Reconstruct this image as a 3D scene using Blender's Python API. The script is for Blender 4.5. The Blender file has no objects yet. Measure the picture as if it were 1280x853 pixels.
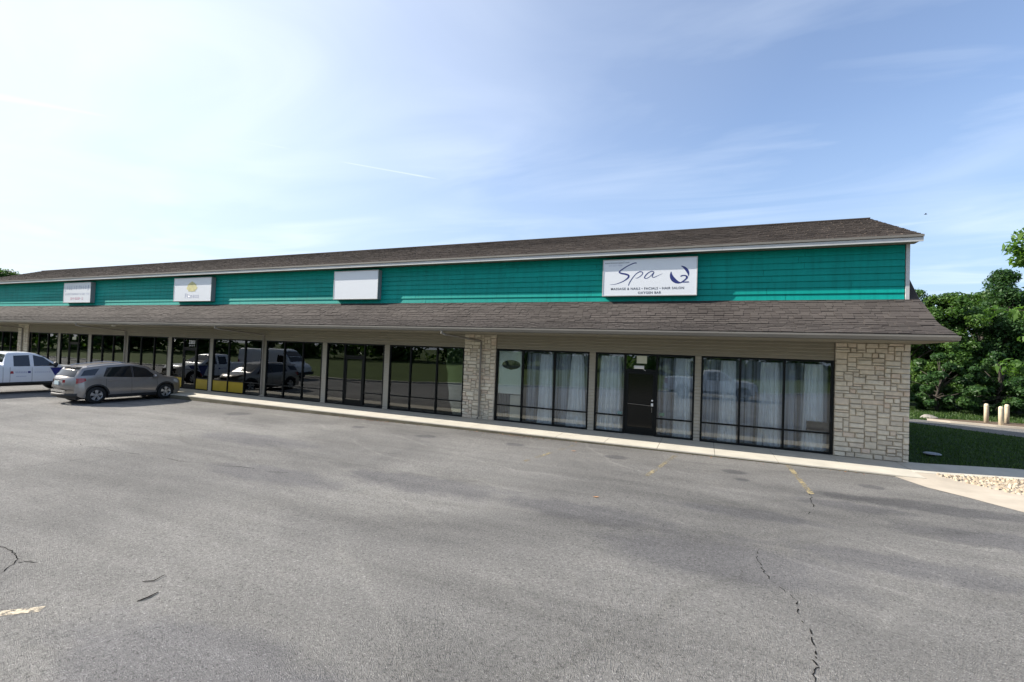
import bpy, bmesh, math, random
import numpy as np
from mathutils import Vector, Matrix
random.seed(7); RNG = np.random.default_rng(7)
SC = bpy.context.scene; COL = SC.collection
R = math.radians

# ------------------------------------------------------------------ camera
cd = bpy.data.cameras.new('camera'); cam = bpy.data.objects.new('camera', cd); COL.objects.link(cam)
cd.sensor_fit = 'HORIZONTAL'; cd.sensor_width = 36.0; cd.lens = 36.0 * 572.793 / 1280.0
cd.clip_start = 0.1; cd.clip_end = 3000
yaw, pitch, roll = R(22.80974), R(1.33888), R(2.17135)
fw = Vector((-math.sin(yaw)*math.cos(pitch), math.cos(yaw)*math.cos(pitch), math.sin(pitch)))
r0 = Vector((math.cos(yaw), math.sin(yaw), 0)); u0 = r0.cross(fw)
r1 = math.cos(roll)*r0 + math.sin(roll)*u0; u1 = -math.sin(roll)*r0 + math.cos(roll)*u0
cam.matrix_world = Matrix(((r1.x, u1.x, -fw.x, -5.8452), (r1.y, u1.y, -fw.y, -15.7912), (r1.z, u1.z, -fw.z, 2.6086), (0, 0, 0, 1)))
SC.camera = cam

# ------------------------------------------------------------------ light
TO_SUN = Vector((-4.4, -1.0, 2.9)).normalized()
SUN_EL = math.asin(TO_SUN.z); SUN_AZ = math.atan2(TO_SUN.x, TO_SUN.y)
sl = bpy.data.lights.new('sun', 'SUN'); sl.energy = 4.2; sl.angle = R(0.53); sl.color = (1.0, 0.93, 0.83)
so = bpy.data.objects.new('sun', sl); COL.objects.link(so)
so.rotation_euler = (-TO_SUN).to_track_quat('-Z', 'Y').to_euler(); so.location = (-40, -10, 40)

SC.view_settings.view_transform = 'Standard'; SC.view_settings.look = 'None'
SC.view_settings.exposure = 1.2; SC.view_settings.gamma = 1.0

def N(nt, kind, **kw):
    n = nt.nodes.new(kind)
    for k, v in kw.items():
        if k.startswith('i_'):
            key = k[2:]
            key = int(key) if key.isdigit() else key.replace('_', ' ')
            n.inputs[key].default_value = v
        else: setattr(n, k, v)
    return n
def math_(nt, op, a, b=None, clamp=False):
    n = nt.nodes.new('ShaderNodeMath'); n.operation = op; n.use_clamp = clamp
    for i, x in enumerate((a, b)):
        if x is None: continue
        if isinstance(x, (int, float)): n.inputs[i].default_value = x
        else: nt.links.new(x, n.inputs[i])
    return n.outputs[0]
def ramp(nt, fac, stops):
    n = nt.nodes.new('ShaderNodeValToRGB'); e = n.color_ramp.elements
    e[0].position, e[0].color = stops[0][0], (*stops[0][1], 1) if len(stops[0][1]) == 3 else stops[0][1]
    e[1].position, e[1].color = stops[-1][0], (*stops[-1][1], 1)
    for p, c in stops[1:-1]:
        x = e.new(p); x.color = (*c, 1)
    nt.links.new(fac, n.inputs[0]); return n.outputs[0]
def mixc(nt, fac, a, b, mode='MIX'):
    n = nt.nodes.new('ShaderNodeMix'); n.data_type = 'RGBA'; n.blend_type = mode
    for i, x in ((0, fac), (6, a), (7, b)):
        if isinstance(x, (int, float)): n.inputs[i].default_value = x
        elif isinstance(x, tuple): n.inputs[i].default_value = (*x, 1)
        else: nt.links.new(x, n.inputs[i])
    return n.outputs[2]

# ------------------------------------------------------------------ sky
W = bpy.data.worlds.new('World'); SC.world = W; W.use_nodes = True
nt = W.node_tree; bg = nt.nodes['Background']; bg.inputs[1].default_value = 0.105
sky = N(nt, 'ShaderNodeTexSky', sky_type='NISHITA', sun_disc=False, sun_elevation=SUN_EL, sun_rotation=SUN_AZ, air_density=1.0, dust_density=0.8, ozone_density=1.6, altitude=250)
tc = N(nt, 'ShaderNodeTexCoord'); sp = N(nt, 'ShaderNodeSeparateXYZ'); nt.links.new(tc.outputs['Generated'], sp.inputs[0])
zc = math_(nt, 'MAXIMUM', sp.outputs[2], 0.04)
px = math_(nt, 'DIVIDE', sp.outputs[0], zc); py = math_(nt, 'DIVIDE', sp.outputs[1], zc)
cb = N(nt, 'ShaderNodeCombineXYZ'); nt.links.new(px, cb.inputs[0]); nt.links.new(py, cb.inputs[1])
mp = N(nt, 'ShaderNodeMapping'); mp.inputs['Rotation'].default_value = (0, 0, R(38)); mp.inputs['Scale'].default_value = (0.5, 1.0, 1)
nt.links.new(cb.outputs[0], mp.inputs[0])
n1 = N(nt, 'ShaderNodeTexNoise', i_Scale=1.0, i_Detail=6.0, i_Roughness=0.52, i_Distortion=0.9); nt.links.new(mp.outputs[0], n1.inputs['Vector'])
n2 = N(nt, 'ShaderNodeTexNoise', i_Scale=0.55, i_Detail=2.0); nt.links.new(cb.outputs[0], n2.inputs['Vector'])
c1 = ramp(nt, n1.outputs[0], [(0.44, (0, 0, 0)), (0.76, (1, 1, 1))])
c2 = ramp(nt, n2.outputs[0], [(0.35, (0.15,)*3), (0.65, (1, 1, 1))])
cl = math_(nt, 'MULTIPLY', c1, c2)
# contrails: segments in the plane of the cloud layer
def contrail(ax, ay, bx, by, width, strength):
    L = math.hypot(bx-ax, by-ay); ux, uy = (bx-ax)/L, (by-ay)/L
    dx = math_(nt, 'SUBTRACT', px, ax); dy = math_(nt, 'SUBTRACT', py, ay)
    t = math_(nt, 'ADD', math_(nt, 'MULTIPLY', dx, ux), math_(nt, 'MULTIPLY', dy, uy))
    s = math_(nt, 'ABSOLUTE', math_(nt, 'SUBTRACT', math_(nt, 'MULTIPLY', dx, uy), math_(nt, 'MULTIPLY', dy, ux)))
    wob = math_(nt, 'MULTIPLY', math_(nt, 'SUBTRACT', n1.outputs[0], 0.5), width*1.6)
    across = math_(nt, 'SUBTRACT', 1.0, math_(nt, 'DIVIDE', math_(nt, 'ADD', s, wob), width), True)
    tt = math_(nt, 'DIVIDE', t, L)
    along = math_(nt, 'MULTIPLY', math_(nt, 'MULTIPLY', math_(nt, 'MULTIPLY', tt, 6.0, True), math_(nt, 'MULTIPLY', math_(nt, 'SUBTRACT', 1.0, tt), 4.0, True)), strength)
    return math_(nt, 'MULTIPLY', across, along)
TRAILS = [(-1.90, 1.86, -1.44, 2.32, 0.022, 1.0), (-2.24, 1.44, -1.95, 1.74, 0.022, 0.6), (-2.95, 0.76, -2.46, 1.24, 0.045, 0.7), (1.1, 4.05, 2.1, 3.82, 0.10, 0.45)]
for a in TRAILS: cl = math_(nt, 'MAXIMUM', cl, contrail(*a))
sv = N(nt, 'ShaderNodeVectorMath', operation='DOT_PRODUCT'); sv.inputs[1].default_value = TO_SUN
nt.links.new(tc.outputs['Generated'], sv.inputs[0])
halo = ramp(nt, sv.outputs['Value'], [(0.0, (0.07,)*3), (0.35, (0.20,)*3), (0.62, (0.38,)*3), (0.8, (0.58,)*3), (1.0, (0.95,)*3)])
cfac = math_(nt, 'MULTIPLY', cl, 0.5, True)
low = math_(nt, 'MULTIPLY', math_(nt, 'SUBTRACT', 1.0, math_(nt, 'DIVIDE', zc, 0.42), True), 0.85)
base = mixc(nt, low, sky.outputs[0], (1.9, 2.6, 3.5))
base = mixc(nt, 1.0, base, (0.93, 0.945, 1.0), 'MULTIPLY')
col = mixc(nt, halo, base, (4.15, 4.4, 4.8))
col = mixc(nt, cfac, col, (5.0, 5.4, 5.9))
nt.links.new(col, bg.inputs[0])

# ------------------------------------------------------------------ materials
MATS = {}
def mat(name, base, rough=0.7, metal=0.0, spec=0.5, noise=None, bump=None, coat=0.0, tint=None):
    """noise=(scale, amount, detail[, stretch xyz]); bump=(scale, strength, dist); tint=(dark colour, light colour) chosen per piece"""
    m = bpy.data.materials.new(name); m.use_nodes = True; nt = m.node_tree
    b = nt.nodes['Principled BSDF']; b.inputs['Roughness'].default_value = rough; b.inputs['Metallic'].default_value = metal
    b.inputs['Specular IOR Level'].default_value = spec; b.inputs['Coat Weight'].default_value = coat
    geo = N(nt, 'ShaderNodeNewGeometry'); c = None
    if tint:
        at = N(nt, 'ShaderNodeAttribute', attribute_name='tint'); oi = N(nt, 'ShaderNodeObjectInfo')
        f = math_(nt, 'FRACT', math_(nt, 'ADD', at.outputs['Fac'], oi.outputs['Random']))
        c = ramp(nt, f, [(i/(len(tint)-1), t) for i, t in enumerate(tint)])
    if noise:
        v = geo.outputs['Position']
        if len(noise) > 3:
            mpn = N(nt, 'ShaderNodeMapping'); mpn.inputs['Scale'].default_value = noise[3]; nt.links.new(v, mpn.inputs[0]); v = mpn.outputs[0]
        nn = N(nt, 'ShaderNodeTexNoise', i_Scale=noise[0], i_Detail=noise[2], i_Roughness=0.6); nt.links.new(v, nn.inputs['Vector'])
        k = noise[1]
        g = ramp(nt, nn.outputs[0], [(0.25, (1-k,)*3), (0.75, (1+k,)*3)])
        c = mixc(nt, 1.0, c if c is not None else tuple(base), g, 'MULTIPLY')
    if c is not None: nt.links.new(c, b.inputs['Base Color'])
    else: b.inputs['Base Color'].default_value = (*base, 1)
    if bump:
        nb = N(nt, 'ShaderNodeTexNoise', i_Scale=bump[0], i_Detail=4.0); nt.links.new(geo.outputs['Position'], nb.inputs['Vector'])
        bp = N(nt, 'ShaderNodeBump', i_Strength=bump[1], i_Distance=bump[2]); nt.links.new(nb.outputs[0], bp.inputs['Height']); nt.links.new(bp.outputs[0], b.inputs['Normal'])
    MATS[name] = m; return m
teal = mat('teal_paint', (0.002, 0.285, 0.24), 0.6, spec=0.18, noise=(0.8, 0.16, 5, (0.3, 1, 2.2)), bump=(14, 0.12, 0.01))
_n = teal.node_tree; _b = _n.nodes['Principled BSDF']; _g = N(_n, 'ShaderNodeNewGeometry'); _m = N(_n, 'ShaderNodeMapping'); _m.inputs['Scale'].default_value = (5.0, 1.0, 0.5); _n.links.new(_g.outputs['Position'], _m.inputs[0])
_z = N(_n, 'ShaderNodeTexNoise', i_Scale=1.3, i_Detail=6.0, i_Roughness=0.65); _n.links.new(_m.outputs[0], _z.inputs['Vector'])
_old = _b.inputs['Base Color'].links[0].from_socket
_c = mixc(_n, 1.0, _old, ramp(_n, _z.outputs[0], [(0.30, (0.80,)*3), (0.5, (1.0,)*3), (0.72, (1.10,)*3)]), 'MULTIPLY')
_oi = N(_n, 'ShaderNodeObjectInfo'); _c = mixc(_n, 1.0, _c, ramp(_n, _oi.outputs['Random'], [(0.0, (0.93,)*3), (1.0, (1.06,)*3)]), 'MULTIPLY'); _n.links.new(_c, _b.inputs['Base Color'])
vinyl = mat('taupe_vinyl', (0.36, 0.33, 0.265), 0.55, noise=(1.3, 0.06, 3))
soffit_m = mat('soffit_vinyl', (0.24, 0.215, 0.16), 0.6, noise=(1.0, 0.06, 3))
gutter_m = mat('gutter_metal', (0.20, 0.185, 0.16), 0.42, noise=(1.5, 0.12, 4, (0.5, 1, 3)))
trimw = mat('weathered_white_trim', (0.52, 0.52, 0.51), 0.6, noise=(2.2, 0.14, 5, (0.6, 1, 2)))
shing = mat('asphalt_shingle', (0.1, 0.09, 0.08), 0.95, tint=[(0.059, 0.051, 0.047), (0.070, 0.061, 0.056), (0.079, 0.069, 0.063), (0.064, 0.055, 0.051)], noise=(0.9, 0.25, 6, (0.6, 1, 1)), bump=(160, 0.5, 0.004), spec=0.2)
shing_roof = mat('upper_shingle', (0.1, 0.09, 0.08), 0.95, tint=[(0.068, 0.055, 0.047), (0.088, 0.072, 0.061), (0.102, 0.084, 0.071), (0.078, 0.064, 0.055)], noise=(0.6, 0.3, 6, (0.4, 1, 1)), bump=(160, 0.5, 0.004), spec=0.2)
underlay = mat('roof_deck', (0.06, 0.052, 0.047), 0.95, spec=0.2)
stone_m = mat('limestone', (0.4, 0.36, 0.3), 0.9, tint=[(0.60, 0.54, 0.43), (0.68, 0.63, 0.52), (0.53, 0.475, 0.385), (0.64, 0.58, 0.465), (0.60, 0.495, 0.395)], noise=(9, 0.16, 7), bump=(38, 0.55, 0.018), spec=0.2)
mortar = mat('mortar', (0.37, 0.325, 0.26), 0.95, noise=(12, 0.2, 5), bump=(60, 0.4, 0.01), spec=0.1)
frame_m = mat('black_aluminium', (0.006, 0.0075, 0.008), 0.45, spec=0.18)
door_m = mat('door_panel', (0.005, 0.0055, 0.005), 0.12, spec=0.3)
inner_m = mat('interior_wall', (0.26, 0.28, 0.27), 0.9, noise=(0.7, 0.2, 3))
innfloor = mat('interior_floor', (0.16, 0.15, 0.135), 0.7, noise=(1.2, 0.2, 4))
conc = mat('concrete', (0.50, 0.47, 0.40), 0.9, noise=(1.6, 0.14, 7), bump=(90, 0.25, 0.006), spec=0.2)
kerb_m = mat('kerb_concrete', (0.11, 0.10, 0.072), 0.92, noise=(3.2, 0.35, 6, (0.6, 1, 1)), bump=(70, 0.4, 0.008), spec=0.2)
apron_m = mat('apron_concrete', (0.44, 0.39, 0.32), 0.9, noise=(1.1, 0.2, 7), bump=(80, 0.3, 0.006), spec=0.2)
sign_w = mat('sign_face', (0.76, 0.78, 0.81), 0.25)
sign_fr = mat('sign_frame', (0.24, 0.26, 0.27), 0.4, metal=0.0)
navy = mat('navy_print', (0.02, 0.03, 0.16), 0.4)
inkgrey = mat('dark_grey_print', (0.06, 0.065, 0.09), 0.5)
palegrey = mat('faded_print', (0.42, 0.44, 0.54), 0.5)
palegrey2 = mat('faded_light_print', (0.44, 0.48, 0.60), 0.5)
palered = mat('faded_red_print', (0.55, 0.24, 0.32), 0.5)
yellow_l = mat('faded_yellow_print', (0.60, 0.55, 0.27), 0.5, noise=(6, 0.15, 3))
yellow_p = mat('yellow_panel', (0.36, 0.255, 0.008), 0.45, noise=(3, 0.1, 3))
white_v = mat('white_lettering', (0.8, 0.8, 0.8), 0.5)
stripe_y = mat('worn_yellow_paint', (0.36, 0.27, 0.075), 0.85, noise=(14, 0.3, 6))
stripe_w = mat('worn_cream_paint', (0.52, 0.44, 0.30), 0.85, noise=(25, 0.35, 6))
crack_m = mat('crack_dark', (0.018, 0.017, 0.016), 1.0, spec=0.0)  # plain dark colour of the asphalt crack strips
bark = mat('bark', (0.05, 0.042, 0.034), 0.9, noise=(6, 0.3, 5, (1, 1, 0.3)), bump=(20, 0.6, 0.03))
bollard_m = mat('bollard_paint', (0.58, 0.49, 0.36), 0.7, noise=(7, 0.14, 4))
mulch_m = mat('mulch', (0.13, 0.09, 0.06), 0.95, noise=(12, 0.4, 6), bump=(30, 0.8, 0.03))
pebble = mat('pebble', (0.5, 0.43, 0.33), 0.9, tint=[(0.34, 0.28, 0.21), (0.46, 0.40, 0.31), (0.26, 0.21, 0.155), (0.42, 0.345, 0.25)], spec=0.2)
drape = mat('white_fabric', (0.86, 0.90, 0.95), 0.9, noise=(5, 0.06, 3))
board_m = mat('pale_board', (0.74, 0.80, 0.74), 0.7, noise=(1.5, 0.05, 3))
boxp = mat('pale_cardboard', (0.62, 0.62, 0.55), 0.8)
cyan_s = mat('cyan_sticker', (0.06, 0.32, 0.36), 0.5)
green_s = mat('green_sticker', (0.10, 0.30, 0.20), 0.5)
paper = mat('pale_paper', (0.58, 0.60, 0.48), 0.8)
champ = mat('champagne_paint', (0.305, 0.28, 0.26), 0.28, metal=0.5, coat=0.6, noise=(2, 0.03, 2))
whitep = mat('white_car_paint', (0.72, 0.74, 0.77), 0.3, coat=0.6, noise=(2, 0.02, 2))
bluew = mat('blue_wrap', (0.012, 0.018, 0.17), 0.35)
redw = mat('red_wrap', (0.35, 0.02, 0.03), 0.4)
clad = mat('black_plastic', (0.018, 0.018, 0.019), 0.6)
tyre_m = mat('tyre_rubber', (0.014, 0.014, 0.014), 0.85, bump=(60, 0.3, 0.004))
rim_m = mat('alloy', (0.52, 0.53, 0.55), 0.3, metal=0.7)
chrome = mat('chrome', (0.7, 0.7, 0.7), 0.15, metal=1.0)
carglass = mat('car_glass', (0.012, 0.015, 0.018), 0.04, spec=0.8)
tail_m = mat('tail_lamp', (0.30, 0.008, 0.012), 0.15, coat=0.8)
head_m = mat('head_lamp', (0.55, 0.57, 0.6), 0.1, coat=0.8)
plate_m = mat('plate', (0.46, 0.56, 0.60), 0.5)
cover_m = mat('grey_cover', (0.24, 0.26, 0.28), 0.6)
lamp_off = mat('unlit_lamp_dome', (0.62, 0.60, 0.55), 0.4)
rock_m = mat('rock', (0.26, 0.24, 0.21), 0.9, noise=(4, 0.2, 5), bump=(12, 0.6, 0.04))
twig_m = mat('twig_bark', (0.02, 0.017, 0.014), 0.9)
leaf_dry = mat('dry_leaf', (0.42, 0.22, 0.10), 0.8)
wire_m = mat('wire', (0.02, 0.02, 0.02), 0.7)

def leafmat(name, tints, trans=0.35):
    m = bpy.data.materials.new(name); m.use_nodes = True; nt = m.node_tree
    b = nt.nodes['Principled BSDF']; b.inputs['Roughness'].default_value = 0.5; b.inputs['Specular IOR Level'].default_value = 0.35
    at = N(nt, 'ShaderNodeAttribute', attribute_name='tint')
    c = ramp(nt, at.outputs['Fac'], [(i/(len(tints)-1), t) for i, t in enumerate(tints)])
    nt.links.new(c, b.inputs['Base Color'])
    tr = N(nt, 'ShaderNodeBsdfTranslucent'); nt.links.new(mixc(nt, 1.0, c, (1.6, 1.7, 0.7), 'MULTIPLY'), tr.inputs[0])
    mx = N(nt, 'ShaderNodeMixShader', i_0=trans); nt.links.new(b.outputs[0], mx.inputs[1]); nt.links.new(tr.outputs[0], mx.inputs[2])
    nt.links.new(mx.outputs[0], nt.nodes['Material Output'].inputs[0]); MATS[name] = m; return m
leaf_mid = leafmat('leaf_green', [(0.030, 0.070, 0.014), (0.058, 0.125, 0.025), (0.10, 0.175, 0.036)])
leaf_dark = leafmat('leaf_dark_green', [(0.022, 0.058, 0.018), (0.040, 0.095, 0.027), (0.065, 0.125, 0.034)])
leaf_lite = leafmat('leaf_light_green', [(0.05, 0.11, 0.024), (0.085, 0.165, 0.036), (0.14, 0.235, 0.055)], 0.45)
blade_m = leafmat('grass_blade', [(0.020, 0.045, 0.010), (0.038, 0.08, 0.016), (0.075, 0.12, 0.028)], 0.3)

def glassmat(name, tr, ior):
    m = bpy.data.materials.new(name); m.use_nodes = True; nt = m.node_tree; nt.nodes.remove(nt.nodes['Principled BSDF'])
    t = N(nt, 'ShaderNodeBsdfTransparent'); t.inputs[0].default_value = (*tr, 1)
    g = N(nt, 'ShaderNodeBsdfGlossy', i_Roughness=0.0); g.inputs[0].default_value = (0.95, 0.97, 0.97, 1)
    geo = N(nt, 'ShaderNodeNewGeometry'); nz = N(nt, 'ShaderNodeTexNoise', i_Scale=1.1, i_Detail=1.0); nt.links.new(geo.outputs['Position'], nz.inputs['Vector'])
    bp = N(nt, 'ShaderNodeBump', i_Strength=0.05, i_Distance=0.02); nt.links.new(nz.outputs[0], bp.inputs['Height']); nt.links.new(bp.outputs[0], g.inputs['Normal'])
    f = N(nt, 'ShaderNodeFresnel', i_IOR=ior)
    mx = N(nt, 'ShaderNodeMixShader'); nt.links.new(f.outputs[0], mx.inputs[0]); nt.links.new(t.outputs[0], mx.inputs[1]); nt.links.new(g.outputs[0], mx.inputs[2])
    nt.links.new(mx.outputs[0], nt.nodes['Material Output'].inputs[0]); MATS[name] = m; return m
glass_spa = glassmat('clear_glass', (0.97, 0.985, 0.98), 1.72)
glass_dark = glassmat('tinted_glass', (0.74, 0.80, 0.78), 1.95)
sheer_m = bpy.data.materials.new('sheer_fabric'); sheer_m.use_nodes = True
_n = sheer_m.node_tree; _b = _n.nodes['Principled BSDF']; _b.inputs['Base Color'].default_value = (0.47, 0.52, 0.61, 1); _b.inputs['Roughness'].default_value = 0.9
_t = N(_n, 'ShaderNodeBsdfTransparent'); _x = N(_n, 'ShaderNodeMixShader', i_0=0.62); _g = N(_n, 'ShaderNodeNewGeometry'); _m = N(_n, 'ShaderNodeMapping'); _m.inputs['Scale'].default_value = (9.0, 1.0, 0.12); _n.links.new(_g.outputs['Position'], _m.inputs[0])
_z = N(_n, 'ShaderNodeTexNoise', i_Scale=1.6, i_Detail=4.0); _n.links.new(_m.outputs[0], _z.inputs['Vector']); _n.links.new(ramp(_n, _z.outputs[0], [(0.34, (0.25,)*3), (0.46, (0.66,)*3), (0.6, (0.96,)*3)]), _x.inputs[0])
_n.links.new(_t.outputs[0], _x.inputs[1]); _n.links.new(_b.outputs[0], _x.inputs[2]); _n.links.new(_x.outputs[0], _n.nodes['Material Output'].inputs[0])

def asphalt_mat():
    m = bpy.data.materials.new('asphalt'); m.use_nodes = True; nt = m.node_tree; b = nt.nodes['Principled BSDF']
    geo = N(nt, 'ShaderNodeNewGeometry'); P = geo.outputs['Position']
    def nz(s, d, ro=0.6, sc=None, dist=0.0):
        v = P
        if sc:
            q = N(nt, 'ShaderNodeMapping'); q.inputs['Scale'].default_value = sc[:3]; q.inputs['Rotation'].default_value = (0, 0, sc[3] if len(sc) > 3 else 0); nt.links.new(P, q.inputs[0]); v = q.outputs[0]
        n = N(nt, 'ShaderNodeTexNoise', i_Scale=s, i_Detail=d, i_Roughness=ro, i_Distortion=dist); nt.links.new(v, n.inputs['Vector']); return n.outputs[0]
    big_n = nz(0.3, 3); brk = nz(0.55, 3)
    big = ramp(nt, nz(0.16, 5, 0.55, (1, 1.7, 1, 0.25), 0.7), [(0.34, (0.138, 0.135, 0.129)), (0.48, (0.189, 0.184, 0.174)), (0.66, (0.236, 0.229, 0.214))])
    blot = ramp(nt, nz(0.5, 6, 0.62, (0.45, 1.4, 1, -0.1), 0.5), [(0.30, (0.80,)*3), (0.46, (0.98,)*3), (0.70, (1.09,)*3)])
    c = mixc(nt, 1.0, big, blot, 'MULTIPLY')
    streak = ramp(nt, nz(0.9, 4, 0.6, (0.25, 2.8, 1, 0.12)), [(0.35, (0.92,)*3), (0.65, (1.07,)*3)])
    c = mixc(nt, 1.0, c, streak, 'MULTIPLY')
    # dark damp-looking stains with outlines of their own; two patches lie under the vehicles
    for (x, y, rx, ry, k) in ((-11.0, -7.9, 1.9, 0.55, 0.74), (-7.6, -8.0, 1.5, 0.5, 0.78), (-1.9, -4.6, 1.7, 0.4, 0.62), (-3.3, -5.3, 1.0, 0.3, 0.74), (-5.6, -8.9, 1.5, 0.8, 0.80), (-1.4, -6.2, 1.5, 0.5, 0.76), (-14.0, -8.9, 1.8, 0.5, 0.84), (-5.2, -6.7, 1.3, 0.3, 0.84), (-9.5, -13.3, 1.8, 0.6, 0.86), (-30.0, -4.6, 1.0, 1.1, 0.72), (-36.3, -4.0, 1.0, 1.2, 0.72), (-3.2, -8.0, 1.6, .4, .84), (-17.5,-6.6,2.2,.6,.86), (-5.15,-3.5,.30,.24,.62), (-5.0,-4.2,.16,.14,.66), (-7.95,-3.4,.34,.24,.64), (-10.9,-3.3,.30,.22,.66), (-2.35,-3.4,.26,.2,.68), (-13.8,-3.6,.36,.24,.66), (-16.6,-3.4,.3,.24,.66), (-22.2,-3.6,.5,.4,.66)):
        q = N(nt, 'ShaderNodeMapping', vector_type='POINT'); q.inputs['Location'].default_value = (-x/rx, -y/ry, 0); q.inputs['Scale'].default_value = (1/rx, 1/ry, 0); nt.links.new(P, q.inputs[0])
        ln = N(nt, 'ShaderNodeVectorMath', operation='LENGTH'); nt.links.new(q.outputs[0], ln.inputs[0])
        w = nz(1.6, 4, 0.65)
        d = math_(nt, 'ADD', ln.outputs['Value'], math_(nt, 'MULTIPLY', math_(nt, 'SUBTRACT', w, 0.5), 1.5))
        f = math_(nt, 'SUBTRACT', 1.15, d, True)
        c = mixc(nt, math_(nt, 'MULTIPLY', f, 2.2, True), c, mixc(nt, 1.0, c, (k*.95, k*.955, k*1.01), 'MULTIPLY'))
    # worn tyre tracks: faint pale and dark arcs
    for (x, y, r_, w_, g_) in ((2.0, 4.0, 12.6, .07, 1.22), (2.0, 4.0, 14.2, .07, 1.20), (-22.0, -30.0, 24.0, .10, 1.12), (-22.0, -30.0, 22.4, .10, 1.12), (-4.0, 16.0, 22.6, .08, 1.2), (-4.0, 16.0, 24.1, .08, 1.18), (-12.0, 9.0, 16.5, .12, .88), (-12.0, 9.0, 18.0, .12, .88), (12.0, -20.0, 19.0, .10, 1.16), (12.0, -20.0, 20.5, .10, .9)):
        q = N(nt, 'ShaderNodeVectorMath', operation='SUBTRACT'); nt.links.new(P, q.inputs[0]); q.inputs[1].default_value = (x, y, 0)
        ln = N(nt, 'ShaderNodeVectorMath', operation='LENGTH'); nt.links.new(q.outputs[0], ln.inputs[0])
        d = math_(nt, 'DIVIDE', math_(nt, 'ABSOLUTE', math_(nt, 'SUBTRACT', math_(nt, 'ADD', ln.outputs['Value'], math_(nt, 'MULTIPLY', math_(nt, 'SUBTRACT', big_n, .5), 1.2)), r_)), w_)
        f = math_(nt, 'MULTIPLY', math_(nt, 'SUBTRACT', 1.0, d, True), ramp(nt, brk, [(.40, (0, 0, 0)), (.56, (1, 1, 1))]))
        c = mixc(nt, f, c, mixc(nt, 1.0, c, (g_, g_, g_*.99), 'MULTIPLY'))
    # coarse pits and stones
    pit = ramp(nt, nz(34, 3, 0.6), [(0.32, (0.45,)*3), (0.44, (0.98,)*3), (0.62, (1.04,)*3), (0.74, (1.5,)*3)])
    c = mixc(nt, 0.85, c, pit, 'MULTIPLY')
    # aggregate: pale and dark chips
    vo = N(nt, 'ShaderNodeTexVoronoi', i_Scale=95.0); nt.links.new(P, vo.inputs['Vector'])
    sepc = N(nt, 'ShaderNodeSeparateColor'); nt.links.new(vo.outputs['Color'], sepc.inputs[0])
    chips = ramp(nt, sepc.outputs[0], [(0.0, (0.55,)*3), (0.18, (0.86,)*3), (0.72, (1.02,)*3), (0.93, (1.3,)*3), (1.0, (1.95,)*3)])
    c = mixc(nt, 0.7, c, chips, 'MULTIPLY')
    mid = ramp(nt, nz(22, 5, 0.75), [(0.28, (0.70,)*3), (0.5, (1.0,)*3), (0.74, (1.22,)*3)])
    c = mixc(nt, 0.8, c, mid, 'MULTIPLY')
    nt.links.new(c, b.inputs['Base Color']); b.inputs['Roughness'].default_value = 0.86; b.inputs['Specular IOR Level'].default_value = 0.35
    h = math_(nt, 'ADD', math_(nt, 'MULTIPLY', vo.outputs['Distance'], 0.8), nz(45, 5, 0.7))
    bp = N(nt, 'ShaderNodeBump', i_Strength=0.9, i_Distance=0.018); nt.links.new(h, bp.inputs['Height'])
    bp2 = N(nt, 'ShaderNodeBump', i_Strength=0.35, i_Distance=0.12); nt.links.new(nz(1.0, 4), bp2.inputs['Height']); nt.links.new(bp.outputs[0], bp2.inputs['Normal'])
    nt.links.new(bp2.outputs[0], b.inputs['Normal']); MATS['asphalt'] = m; return m
asph = asphalt_mat()
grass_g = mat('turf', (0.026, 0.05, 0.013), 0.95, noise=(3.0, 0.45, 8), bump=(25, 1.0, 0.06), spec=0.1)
grass_far = mat('field_grass', (0.075, 0.105, 0.032), 0.95, noise=(0.35, 0.3, 7), bump=(6, 0.7, 0.08), spec=0.1)

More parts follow.
